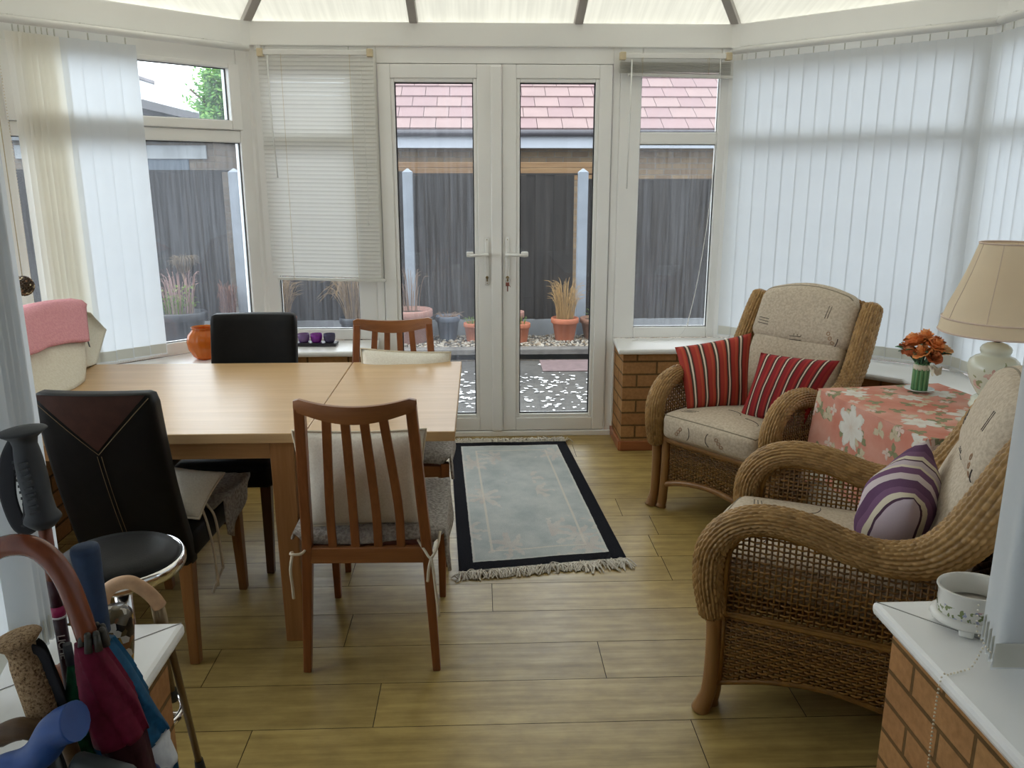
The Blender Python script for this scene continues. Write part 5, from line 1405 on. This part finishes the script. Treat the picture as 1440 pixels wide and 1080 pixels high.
# oval planter bowl on the near right sill
def bowlmat():
    t = NT('floral_china'); b = t.bsdf((.74, .72, .66), .18, 0, .5); v = t.co('Object'); sx = t.n('ShaderNodeSeparateXYZ'); t.l(v, sx.inputs[0])
    band = t.math('MULTIPLY', t.math('GREATER_THAN', sx.outputs[2], .034), t.math('LESS_THAN', t.math('ADD', sx.outputs[2], t.math('MULTIPLY', t.noise(t.co('Object', (30, 30, 0)), 1, 2), .02)), .068))
    ang = t.math('ADD', t.math('MULTIPLY', sx.outputs[0], 1), 0)
    n1 = t.noise(t.co('Object', (75, 75, 75)), 1, 2); n2 = t.noise(t.co('Object', (60, 60, 60), (1, 0, 0)), 1.2, 2)
    c = t.mix(t.math('MULTIPLY', band, t.math('GREATER_THAN', n1, .56)), (.74, .72, .66), (.20, .24, .10))
    c = t.mix(t.math('MULTIPLY', band, t.math('GREATER_THAN', n2, .62)), c, (.36, .38, .52))
    c = t.mix(t.math('MULTIPLY', band, t.math('GREATER_THAN', t.noise(t.co('Object', (50, 50, 50), (0, 1, 0)), 1, 1), .66)), c, (.55, .30, .33))
    t.l(c, b.inputs['Base Color']); return t.mat
t = thing('planter_bowl', 'white oval china planter painted with flowers on the near right sill', 'planter', (1.040, 1.548, .603))
CH = bowlmat()
mb = MB(); mb.lathe([(.001, .020), (.050, .020), (.062, .026), (.066, .032), (.0665, .080), (.071, .088), (.070, .091)], 48, sx=1.08, sy=.92, caps=False)
mb.lathe([(.070, .091), (.066, .091), (.063, .086), (.061, .045), (.001, .040)], 48, sx=1.08, sy=.92, mi=1, caps=False)
obj('bowl', mb, [CH, plain('plain_china', (.72, .69, .62), .2, 0, .03)], t)
mb = MB(); mb.lathe([(.058, .014), (.073, .016), (.078, .022), (.076, .030), (.066, .034), (.060, .030)], 48, sx=1.08, sy=.92, wob=lambda a, j: 1+.012*math.sin(a*30))
for k in range(4):
    a = PI/4+k*PI/2+.2; mb.rbox((.062*1.08*math.cos(a), .062*.92*math.sin(a), .010), (.030, .018, .020), .006, 4, rot=(0, 0, a+PI/2))
obj('stand', mb, plain('white_china_foot', (.74, .72, .66), .2, 0, .03), t)
mb = MB(); mb.lathe([(.001, .0475), (.030, .047), (.0608, .046)], 32, sx=1.08, sy=.92); obj('soil_residue', mb, plain('dusty_white', (.50, .46, .40), .9, 0, .2, 30), t)

# ------------------------------------------------------------------ things on the far left sill
t = thing('candle_tray', 'dark tray holding three candle glasses on the sill under the lowered blind', 'tray', (-.935, 4.655, .603), R(-3))
mb = MB(); mb.rbox((0, 0, .010), (.235, .085, .020), .005, 6); obj('tray', mb, plain('dark_slate_tray', (.018, .016, .022), .4), t)
for k, (dx, col, l) in enumerate(((-.072, (.34, .20, .44), 'lilac candle glass at the left of the dark tray'), (0, (.42, .07, .50), 'bright purple candle glass in the middle of the dark tray'), (.075, (.16, .14, .26), 'slate blue candle glass at the right of the dark tray'))):
    t = thing('candle_glass', l, 'candle holder', (-.935+dx*.9986, 4.655-dx*.052, .6235), 0, 'candle glasses on the tray')
    mb = MB(); mb.lathe([(.001, 0), (.024, 0), (.030, .008), (.0335, .03), (.032, .048), (.030, .048), (.031, .03), (.027, .010), (.001, .006)], 28); obj('glass', mb, cglass('candle_glass_%d' % k, col, .45), t)
    mb = MB(); mb.lathe([(.001, .007), (.024, .008), (.027, .024), (.001, .026)], 20); obj('candle', mb, plain('candle_wax_%d' % k, tuple(min(1, c*1.6+.12) for c in col), .5), t)
t = thing('vase', 'round orange glass vase on the left sill behind the black chair', 'vase', (-1.455, 4.325, .603))
mb = MB(); mb.lathe([(.001, 0), (.040, 0), (.058, .015), (.080, .055), (.086, .095), (.078, .130), (.060, .150), (.054, .160), (.062, .170), (.059, .170), (.051, .160), (.056, .148), (.074, .128), (.081, .095), (.075, .058), (.054, .020), (.001, .012)], 60, wob=lambda a, j: 1+.018*math.cos(a*16)); obj('glass', mb, cglass('orange_glass', (.80, .24, .03), .6), t)
# beaded ball hanging at the near left blind
t = thing('beaded_ball', 'brown beaded ball hanging beside the near left blind', 'ornament', (-1.200, 2.214, 1.254))
mb = MB(); mb.sphere((0, 0, 0), .023, 16); rnd = random.Random(3)
for k in range(190):
    z = 1-2*(k+.5)/190; a = k*2.39996; r_ = math.sqrt(1-z*z); mb.sphere((.024*r_*math.cos(a), .024*r_*math.sin(a), .024*z), .0032, 6, 0 if rnd.random() < .72 else (1 if rnd.random() < .5 else 2))
obj('ball', mb, [plain('brown_bead', (.10, .06, .035), .25), plain('gold_bead', (.75, .6, .4), .2, .8), plain('rust_bead', (.32, .14, .06), .3)], t)
mb = MB(); mb.tube([(0, 0, .023), (0, 0, 1.6)], .0012, 5); obj('hanging_cord', mb, CREAMP, t)

# ------------------------------------------------------------------ walking sticks and umbrellas by the near left wall
t = thing('umbrella_stand', 'dark metal umbrella stand on the floor below the picture edge', 'umbrella stand', (-.50, 1.07, 0))
mb = MB(); mb.lathe([(.001, .004), (.125, .004), (.13, .0), (.132, .01), (.125, .50), (.13, .51), (.122, .51), (.117, .50), (.123, .012), (.001, .012)], 40); obj('stand_body', mb, plain('dark_stand_metal', (.04, .04, .045), .4, .5), t)
GRIP = plain('black_grip_rubber', (.035, .038, .042), .6, 0, .1, 40); CORK = None
def cork():
    t = NT('cork'); b = t.bsdf((.35, .22, .11), .8, 0, .2); v = t.co('Object'); n = t.noise(v, 260, 3, .7)
    t.l(t.ramp(n, [(.36, (.10, .055, .025)), (.48, (.36, .23, .12)), (.65, (.50, .35, .20))]), b.inputs['Base Color']); t.bump(b, n, .4, .002); return t.mat
CORK = cork(); STRAP = plain('black_webbing', (.014, .014, .018), .8)
def gripbody(mb, P, prof, n=18, sx=1, sy=1):
    """lathe along an axis from P[0] to P[1]"""
    a, b = Vector(P[0]), Vector(P[1]); d = (b-a); L = d.length; M = d.normalized().to_track_quat('Z', 'Y').to_matrix().to_4x4(); M.translation = a
    q = MB(); q.lathe([(r, z*L) for r, z in prof], n, sx=sx, sy=sy); q.xf(M)
    o = len(mb.v); mb.v += q.v
    for f, m, s, u in zip(q.f, q.m, q.sm, q.uv): mb.face([i+o for i in f], m, s, u)
PY = 1.08
# (pole 1) black rubber grip
t = thing('trekking_pole', 'trekking pole with black rubber grip and printed red brown shaft', 'walking pole', (-.612, PY, 0))
top = Vector((-.003, 0, 1.203)); bot = Vector((.008, 0, 1.070)); ft = Vector((.040, -.03, .10))
mb = MB(); gripbody(mb, (bot, top), [(.001, -.06), (.013, -.055), (.018, -.02), (.024, .03), (.0235, .06), (.019, .12), (.0175, .3), (.0185, .5), (.0175, .68), (.0165, .76), (.015, .84), (.017, .91), (.027, .965), (.031, .985), (.029, 1.0), (.018, 1.02), (.001, 1.03)], 24)
for k in range(9):
    p = bot.lerp(top, .15+.065*k); mb.bar(p+Vector((-.0175, -.006, 0)), p+Vector((-.0195, .010, -.004)), .004, .0035)
    mb.bar(p+Vector((-.004, -.018, 0)), p+Vector((.008, -.0185, .003)), .004, .0035)
gr_ = obj('grip', mb, GRIP, t)
mb = MB(); dd = (ft-bot).normalized(); mb.tube([bot+Vector((0, 0, .01)), bot+dd*.085], .0088, 12); mb.tube([bot+Vector((-.008, .004, .01)), bot+dd*.085+Vector((-.006, .004, 0))], .004, 8); s1 = obj('shaft', mb, plain('red_brown_shaft', (.20, .055, .025), .35, .2), t)
mb = MB(); mb.tube([bot+dd*.085, bot+dd*.125], .0089, 12); mb.tube([bot+dd*.125, bot+dd*.140], .0092, 12, 1); mb.tube([bot+dd*.140, bot+dd*.143], .0094, 12, 2); mb.tube([bot+dd*.143, ft], .0088, 12, 0)
obj('lower_shaft', mb, [plain('dark_maroon_shaft', (.05, .012, .018), .35), plain('magenta_band', (.40, .02, .10), .4), plain('white_band', (.8, .75, .75), .4)], t)
fc = bpy.data.curves.new('lettering', 'FONT'); fc.body = 'LICHE'; fc.size = .0145; fc.extrude = .0004; fc.align_x = 'LEFT'; fc.align_y = 'CENTER'; fc.space_character = .95
lt = bpy.data.objects.new('lettering', fc); COL.objects.link(lt); lt.parent = t; fc.materials.append(plain('print_white', (.7, .68, .66), .5))
xd = dd; nrm = Vector((.25, -1, .15)); nrm = (nrm-xd*nrm.dot(xd)).normalized(); yd = nrm.cross(xd)
Mx = Matrix((xd, yd, nrm)).transposed().to_4x4(); Mx.translation = bot+dd*.166+nrm*.0091; lt.matrix_local = Mx
bpy.context.view_layer.update()
me_ = bpy.data.meshes.new_from_object(lt.evaluated_get(bpy.context.evaluated_depsgraph_get())); l2 = bpy.data.objects.new('lettering', me_); COL.objects.link(l2); l2.parent = t; l2.matrix_local = Mx; bpy.data.objects.remove(lt); l2.name = 'lettering'
mb = MB(); pts = spl([bot.lerp(top, .88)+Vector((-.012, .01, 0)), (-.036, .015, 1.15), (-.046, .02, 1.10), (-.036, .02, 1.056), (-.020, .02, 1.062), (-.010, .012, 1.10), (-.004, .012, 1.14)], 8)
mb.tube(pts, [(.0125, .0012)]*len(pts), 8, up=(0, 1, 0))
obj('wrist_strap', mb, STRAP, gr_)
# (umbrella 1) wooden crook, maroon cloth
def canopy(mb, path, rads, folds=8, mi=0, ns=48, depth=.14, tw=1.2):
    P = [Vector(p) for p in path]; base = len(mb.v); n = len(P)
    for i, p in enumerate(P):
        T = (P[min(n-1, i+1)]-P[max(0, i-1)]).normalized(); A = Vector((1, 0, 0)); A = (A-T*A.dot(T)).normalized(); B = T.cross(A)
        for k in range(ns):
            a = 2*PI*k/ns; r = rads[i]*(1+depth*(((folds*a/(2*PI)+tw*i/n) % 1)-.5))
            mb.v.append(tuple(p+A*math.cos(a)*r+B*math.sin(a)*r))
    for i in range(n-1):
        for k in range(ns):
            k2 = (k+1) % ns; mb.face([base+i*ns+k, base+i*ns+k2, base+(i+1)*ns+k2, base+(i+1)*ns+k], mi, True)
    mb.face([base+k for k in range(ns)]); mb.face([base+(n-1)*ns+k for k in range(ns)])
UY = 1.0
t = thing('umbrella', 'furled maroon umbrella with red brown wooden crook handle', 'umbrella', (-.55, UY, 0))
CROOK = wood('red_brown_crook', (.16, .035, .014), (.27, .075, .03), 2, .22, .5, .6)
hp = spl([(-.105, 0, 1.036), (-.085, 0, 1.060), (-.060, 0, 1.072), (-.030, 0, 1.071), (-.008, 0, 1.054), (.007, 0, 1.026), (.017, 0, .987), (.0255, 0, .940)], 6)
mb = MB(); mb.tube(hp, [.0140]*43, 16); obj('handle', mb, CROOK, t)
pth = [Vector(p) for p in ((.0255, 0, .934), (.030, 0, .905), (.038, 0, .865), (.046, 0, .825), (.052, 0, .788))]
mb = MB(); canopy(mb, spl(pth, 5), [.0165+.0011*i if i < 6 else min(.034, .022+.0014*(i-5)) for i in range(21)], 6, 0, 60, .20); obj('canopy', mb, fabric('maroon_nylon', (.16, .010, .035), (.11, .006, .022), 300, .6, .2), t)
mb = MB(); p2 = spl([pth[-1]+Vector((0, 0, .012)), pth[-1]+Vector((.010, 0, -.06)), (.085, .01, .45), (.085, .04, .14)], 6); canopy(mb, p2, [.031-.0006*i for i in range(19)], 6, 0, 40, .14); obj('closing_sleeve', mb, fabric('dark_maroon_nylon', (.045, .010, .016), (.03, .006, .010), 300, .6, .2), t)
mb = MB()
for k in range(8):
    a = 2*PI*k/8; p = pth[0]+Vector((.007+.0130*math.cos(a), .0130*math.sin(a), .014)); mb.tube([p, p+Vector((.003*math.cos(a), .003*math.sin(a), -.022))], [.0046, .0054], 8); mb.sphere(p+Vector((0, 0, .001)), .0048, 8)
obj('rib_tips', mb, plain('dark_rib_tip', (.045, .04, .03), .4), t)
# (umbrella 2) blue grip, blue cloth with white band
t = thing('umbrella', 'furled blue umbrella with straight blue foam handle and white band', 'umbrella', (-.535, 1.09, 0))
mb = MB(); gripbody(mb, ((-.018, 0, .895), (-.024, 0, 1.030)), [(.001, -.01), (.0145, -.005), (.0155, .2), (.0165, .5), (.0185, .8), (.0195, .94), (.018, .985), (.012, 1.0), (.001, 1.005)], 24); obj('handle', mb, plain('navy_foam', (.020, .045, .10), .7, 0, .15, 60, .2), t)
BLU = fabric('teal_blue_nylon', (.012, .095, .20), (.008, .06, .13), 300, .55, .2)
pb = spl([(-.012, -.005, .885), (-.002, -.01, .84), (.008, -.01, .775), (.012, -.01, .725)], 6)
mb = MB(); canopy(mb, pb, [.015+.0019*i for i in range(19)], 5, 0, 50, .22); obj('canopy', mb, BLU, t)
pb2 = spl([(.012, -.01, .727), (.014, -.01, .70), (.016, -.01, .672)], 5)
mb = MB(); canopy(mb, pb2, [.049+.0006*i for i in range(11)], 5, 0, 50, .06); obj('white_band', mb, fabric('white_nylon', (.62, .64, .66), (.52, .54, .58), 300, .6, .2), t)
mb = MB(); canopy(mb, spl([(.016, -.01, .674), (.03, .0, .45), (.04, .0, .14)], 6), [.053-.0020*i for i in range(13)], 5, 0, 40, .15); obj('lower_canopy', mb, BLU, t)
mb = MB(); NAV = plain('navy_print', (.02, .04, .13), .6); c = Vector((.046, -.064, .716))
for (dx, dz, r_, a0, a1) in ((-.012, .004, .012, -1.2, 2.6), (.012, -.010, .014, -.4, 3.4), (.036, -.018, .012, .6, 4.0)):
    mb.tube([c+Vector((dx+r_*math.cos(a), .0, dz+r_*math.sin(a))) for a in [a0+(a1-a0)*i/10 for i in range(11)]], [.0012+.0028*math.sin(PI*i/10) for i in range(11)], 6)
obj('printed_mark', mb, NAV, t)
# (umbrella 3) patterned grip with beads
def leopard():
    t = NT('patterned_grip'); b = t.bsdf((.2, .1, .05), .25, 0, .5); vo = t.n('ShaderNodeTexVoronoi'); vo.inputs['Scale'].default_value = 90; t.l(t.co('Object'), vo.inputs['Vector'])
    t.l(t.ramp(vo.outputs['Color'], [(.25, (.015, .012, .010)), (.42, (.20, .08, .03)), (.55, (.55, .50, .42)), (.68, (.10, .07, .03)), (.85, (.35, .20, .04))], 'CONSTANT'), b.inputs['Base Color']); return t.mat
t = thing('umbrella', 'short umbrella with shiny brown and black speckled handle', 'umbrella', (-.585, 1.20, 0))
mb = MB(); gripbody(mb, ((.006, 0, .745), (.003, 0, .872)), [(.001, 0), (.012, .0), (.016, .2), (.021, .45), (.026, .75), (.025, .92), (.018, 1.0), (.001, 1.01)], 24); mb.tube([(.012, 0, .765), (.05, -.04, .12)], .012, 10); obj('handle', mb, leopard(), t)
# green folded umbrella
t = thing('umbrella', 'furled green umbrella squeezed between the cork pole and the maroon umbrella', 'umbrella', (-.543, 1.05, 0))
mb = MB(); canopy(mb, spl([(-.036, 0, .870), (-.033, 0, .832), (-.040, 0, .785), (-.034, 0, .72), (.03, .0, .15)], 6), [.004+.0015*i for i in range(10)]+[.017]*15, 4, 0, 32, .3, 2); obj('canopy', mb, fabric('green_nylon', (.010, .11, .045), (.006, .07, .03), 300, .55, .2), t)
mb = MB(); mb.tube([(-.036, 0, .868), (-.037, .0, .90)], .006, 10); obj('handle', mb, GRIP, t)
# (pole 2) cork grip
t = thing('trekking_pole', 'trekking pole with speckled cork grip and black strap', 'walking pole', (-.622, 1.03, 0))
top = Vector((-.014, 0, .926)); bot = Vector((.014, 0, .785)); ft = Vector((.12, .02, .12))
mb = MB(); gripbody(mb, (bot, top), [(.001, -.03), (.018, -.02), (.024, .05), (.0225, .3), (.0215, .55), (.0205, .70), (.018, .80), (.0195, .88), (.028, .945), (.032, .97), (.030, .99), (.020, 1.005), (.001, 1.01)], 24)
for k in range(7):
    p = bot.lerp(top, .18+.085*k); mb.bar(p+Vector((.0205, -.008, 0)), p+Vector((.0225, .008, .004)), .005, .004)
gr_ = obj('grip', mb, CORK, t)
mb = MB(); mb.tube([bot, ft], .008, 10); obj('shaft', mb, plain('black_shaft', (.02, .02, .022), .35, .3), t)
mb = MB()
for dy, q in ((.012, 0), (-.004, .008)):
    pts = spl([top+Vector((.018, dy, -.016)), (.012+q, dy, .900), (.020+q, dy, .865), (.028+q, dy, .825), (.030, dy, .785), (.02, dy, .77)], 6)
    mb.tube(pts, [(.0075, .0012)]*len(pts), 8, up=(0, 1, 0))
pts = spl([bot+Vector((-.020, .01, .095)), (-.018, .012, .845), (-.012, .014, .80), (.004, .01, .775)], 6)
mb.tube(pts, [(.0075, .0012)]*len(pts), 8, up=(0, 1, 0))
obj('wrist_strap', mb, STRAP, gr_)
# wooden stick with carved handle
t = thing('walking_stick', 'brown knobbly wooden walking stick at the left edge', 'walking stick', (-.60, .985, 0))
mb = MB(); mb.tube(spl([(-.09, 0, .775), (-.06, 0, .797), (-.03, 0, .812), (-.008, 0, .812), (.012, .01, .79), (.03, .03, .72), (.08, .06, .12)], 6), [.013]*8+[.015]*8+[.014]*8+[.011]*13, 12); obj('stick', mb, wood('carved_stick', (.07, .035, .012), (.20, .11, .045), 0, .5, .8), t)
t = thing('walking_stick', 'copper brown crook handled stick behind the cork grip', 'walking stick', (-.62, 1.10, 0))
mb = MB(); mb.tube(spl([(-.026, 0, .785), (-.022, 0, .812), (-.008, 0, .824), (.006, 0, .81), (.012, 0, .78), (.10, -.02, .12)], 6), .011, 10); obj('stick', mb, plain('copper_brown', (.32, .11, .05), .35), t)
# blue moulded handle
t = thing('crutch', 'blue plastic crutch handle in the bottom left corner', 'crutch', (-.518, .925, .022))
mb = MB(); mb.tube(spl([(-.125, 0, .750), (-.098, 0, .776), (-.066, 0, .786), (-.044, 0, .802), (-.022, 0, .832), (.004, 0, .845)], 8), [(.014+.0004*i, .016+.0002*i) for i in range(41)], 16); obj('handle', mb, plain('blue_plastic', (.016, .07, .27), .4, 0, .12, 30), t)
mb = MB(); mb.tube([(-.04, .01, .79), (.0, .08, .12)], .011, 12); obj('shaft', mb, plain('grey_tube', (.10, .11, .11), .3, .8), t)
mb = MB(); mb.rbox((.015, .02, .745), (.085, .03, .05), .012, 6, rot=(0, .35, 0)); obj('clip', mb, plain('dark_grey_clip', (.05, .06, .06), .5), t)
# folding cane beyond the sill
t = thing('walking_cane', 'bronze folding cane with tan foam crook leaning beyond the left sill', 'walking stick', (-.735, 1.70, 0))
mb = MB(); mb.tube(spl([(-.096, -.04, .612), (-.088, -.04, .648), (-.066, -.04, .672), (-.032, -.04, .680), (-.006, -.04, .666), (.014, -.035, .640), (.024, -.03, .616)], 8), [.0150]*49, 16); obj('crook_grip', mb, plain('tan_foam', (.48, .29, .16), .75, 0, .1, 60, .2), t)
BRZ = plain('bronze_tube', (.21, .15, .085), .35, .7)
mb = MB(); mb.tube([(.024, -.03, .63), (-.018, .20, .03)], .0088, 12); obj('shaft', mb, BRZ, t)
mb = MB(); mb.tube([(.010, -.026, .63), (-.004, .05, .345)], .0085, 12); obj('folding_leg', mb, BRZ, t)
mb = MB(); mb.tube([(-.0165, .195, .045), (-.020, .21, .0)], [.011, .014], 12); mb.tube([(-.0035, .049, .355), (-.006, .056, .322)], [.0105, .011], 12); mb.tube([(.012, -.027, .636), (.024, -.03, .622)], .010, 8); obj('rubber_tip', mb, RUB, t)

# ------------------------------------------------------------------ camera and light
cam = bpy.data.cameras.new('camera'); co = bpy.data.objects.new('camera', cam); COL.objects.link(co)
cam.sensor_width = 36; cam.sensor_fit = 'HORIZONTAL'; cam.lens = 36*1160/1440; cam.clip_start = .02
co.location = (0, 0, 1.53); co.rotation_euler = (R(90-14.04), 0, R(-2.2))
SC.camera = co
w = bpy.data.worlds.new('overcast_sky'); SC.world = w; w.use_nodes = True; nt = w.node_tree; nt.nodes.clear()
out = nt.nodes.new('ShaderNodeOutputWorld'); bg = nt.nodes.new('ShaderNodeBackground'); tc = nt.nodes.new('ShaderNodeTexCoord'); sx = nt.nodes.new('ShaderNodeSeparateXYZ')
rp_ = nt.nodes.new('ShaderNodeValToRGB'); nt.links.new(tc.outputs['Generated'], sx.inputs[0]); nt.links.new(sx.outputs[2], rp_.inputs[0])
e = rp_.color_ramp.elements; e[0].position = 0; e[0].color = (.80, .86, .95, 1); e[1].position = .7; e[1].color = (.98, 1.0, 1.04, 1)
dp = nt.nodes.new('ShaderNodeVectorMath'); dp.operation = 'DOT_PRODUCT'; nt.links.new(tc.outputs['Generated'], dp.inputs[0]); dp.inputs[1].default_value = Vector((-.80, .35, .48)).normalized()
mr_ = nt.nodes.new('ShaderNodeMapRange'); mr_.interpolation_type = 'SMOOTHSTEP'; mr_.inputs['From Min'].default_value = -.1; mr_.inputs['From Max'].default_value = 1; mr_.inputs['To Min'].default_value = .92; mr_.inputs['To Max'].default_value = 1.6; nt.links.new(dp.outputs['Value'], mr_.inputs['Value'])
sc2 = nt.nodes.new('ShaderNodeVectorMath'); sc2.operation = 'SCALE'; nt.links.new(rp_.outputs[0], sc2.inputs[0]); nt.links.new(mr_.outputs['Result'], sc2.inputs['Scale'])
nt.links.new(sc2.outputs[0], bg.inputs[0]); bg.inputs[1].default_value = 1.0; nt.links.new(bg.outputs[0], out.inputs[0])
vs = SC.view_settings; SC.display_settings.display_device = 'sRGB'; vs.view_transform = 'Standard'; vs.look = 'None'; vs.gamma = 1; vs.use_curve_mapping = False
vs.exposure = 1.91
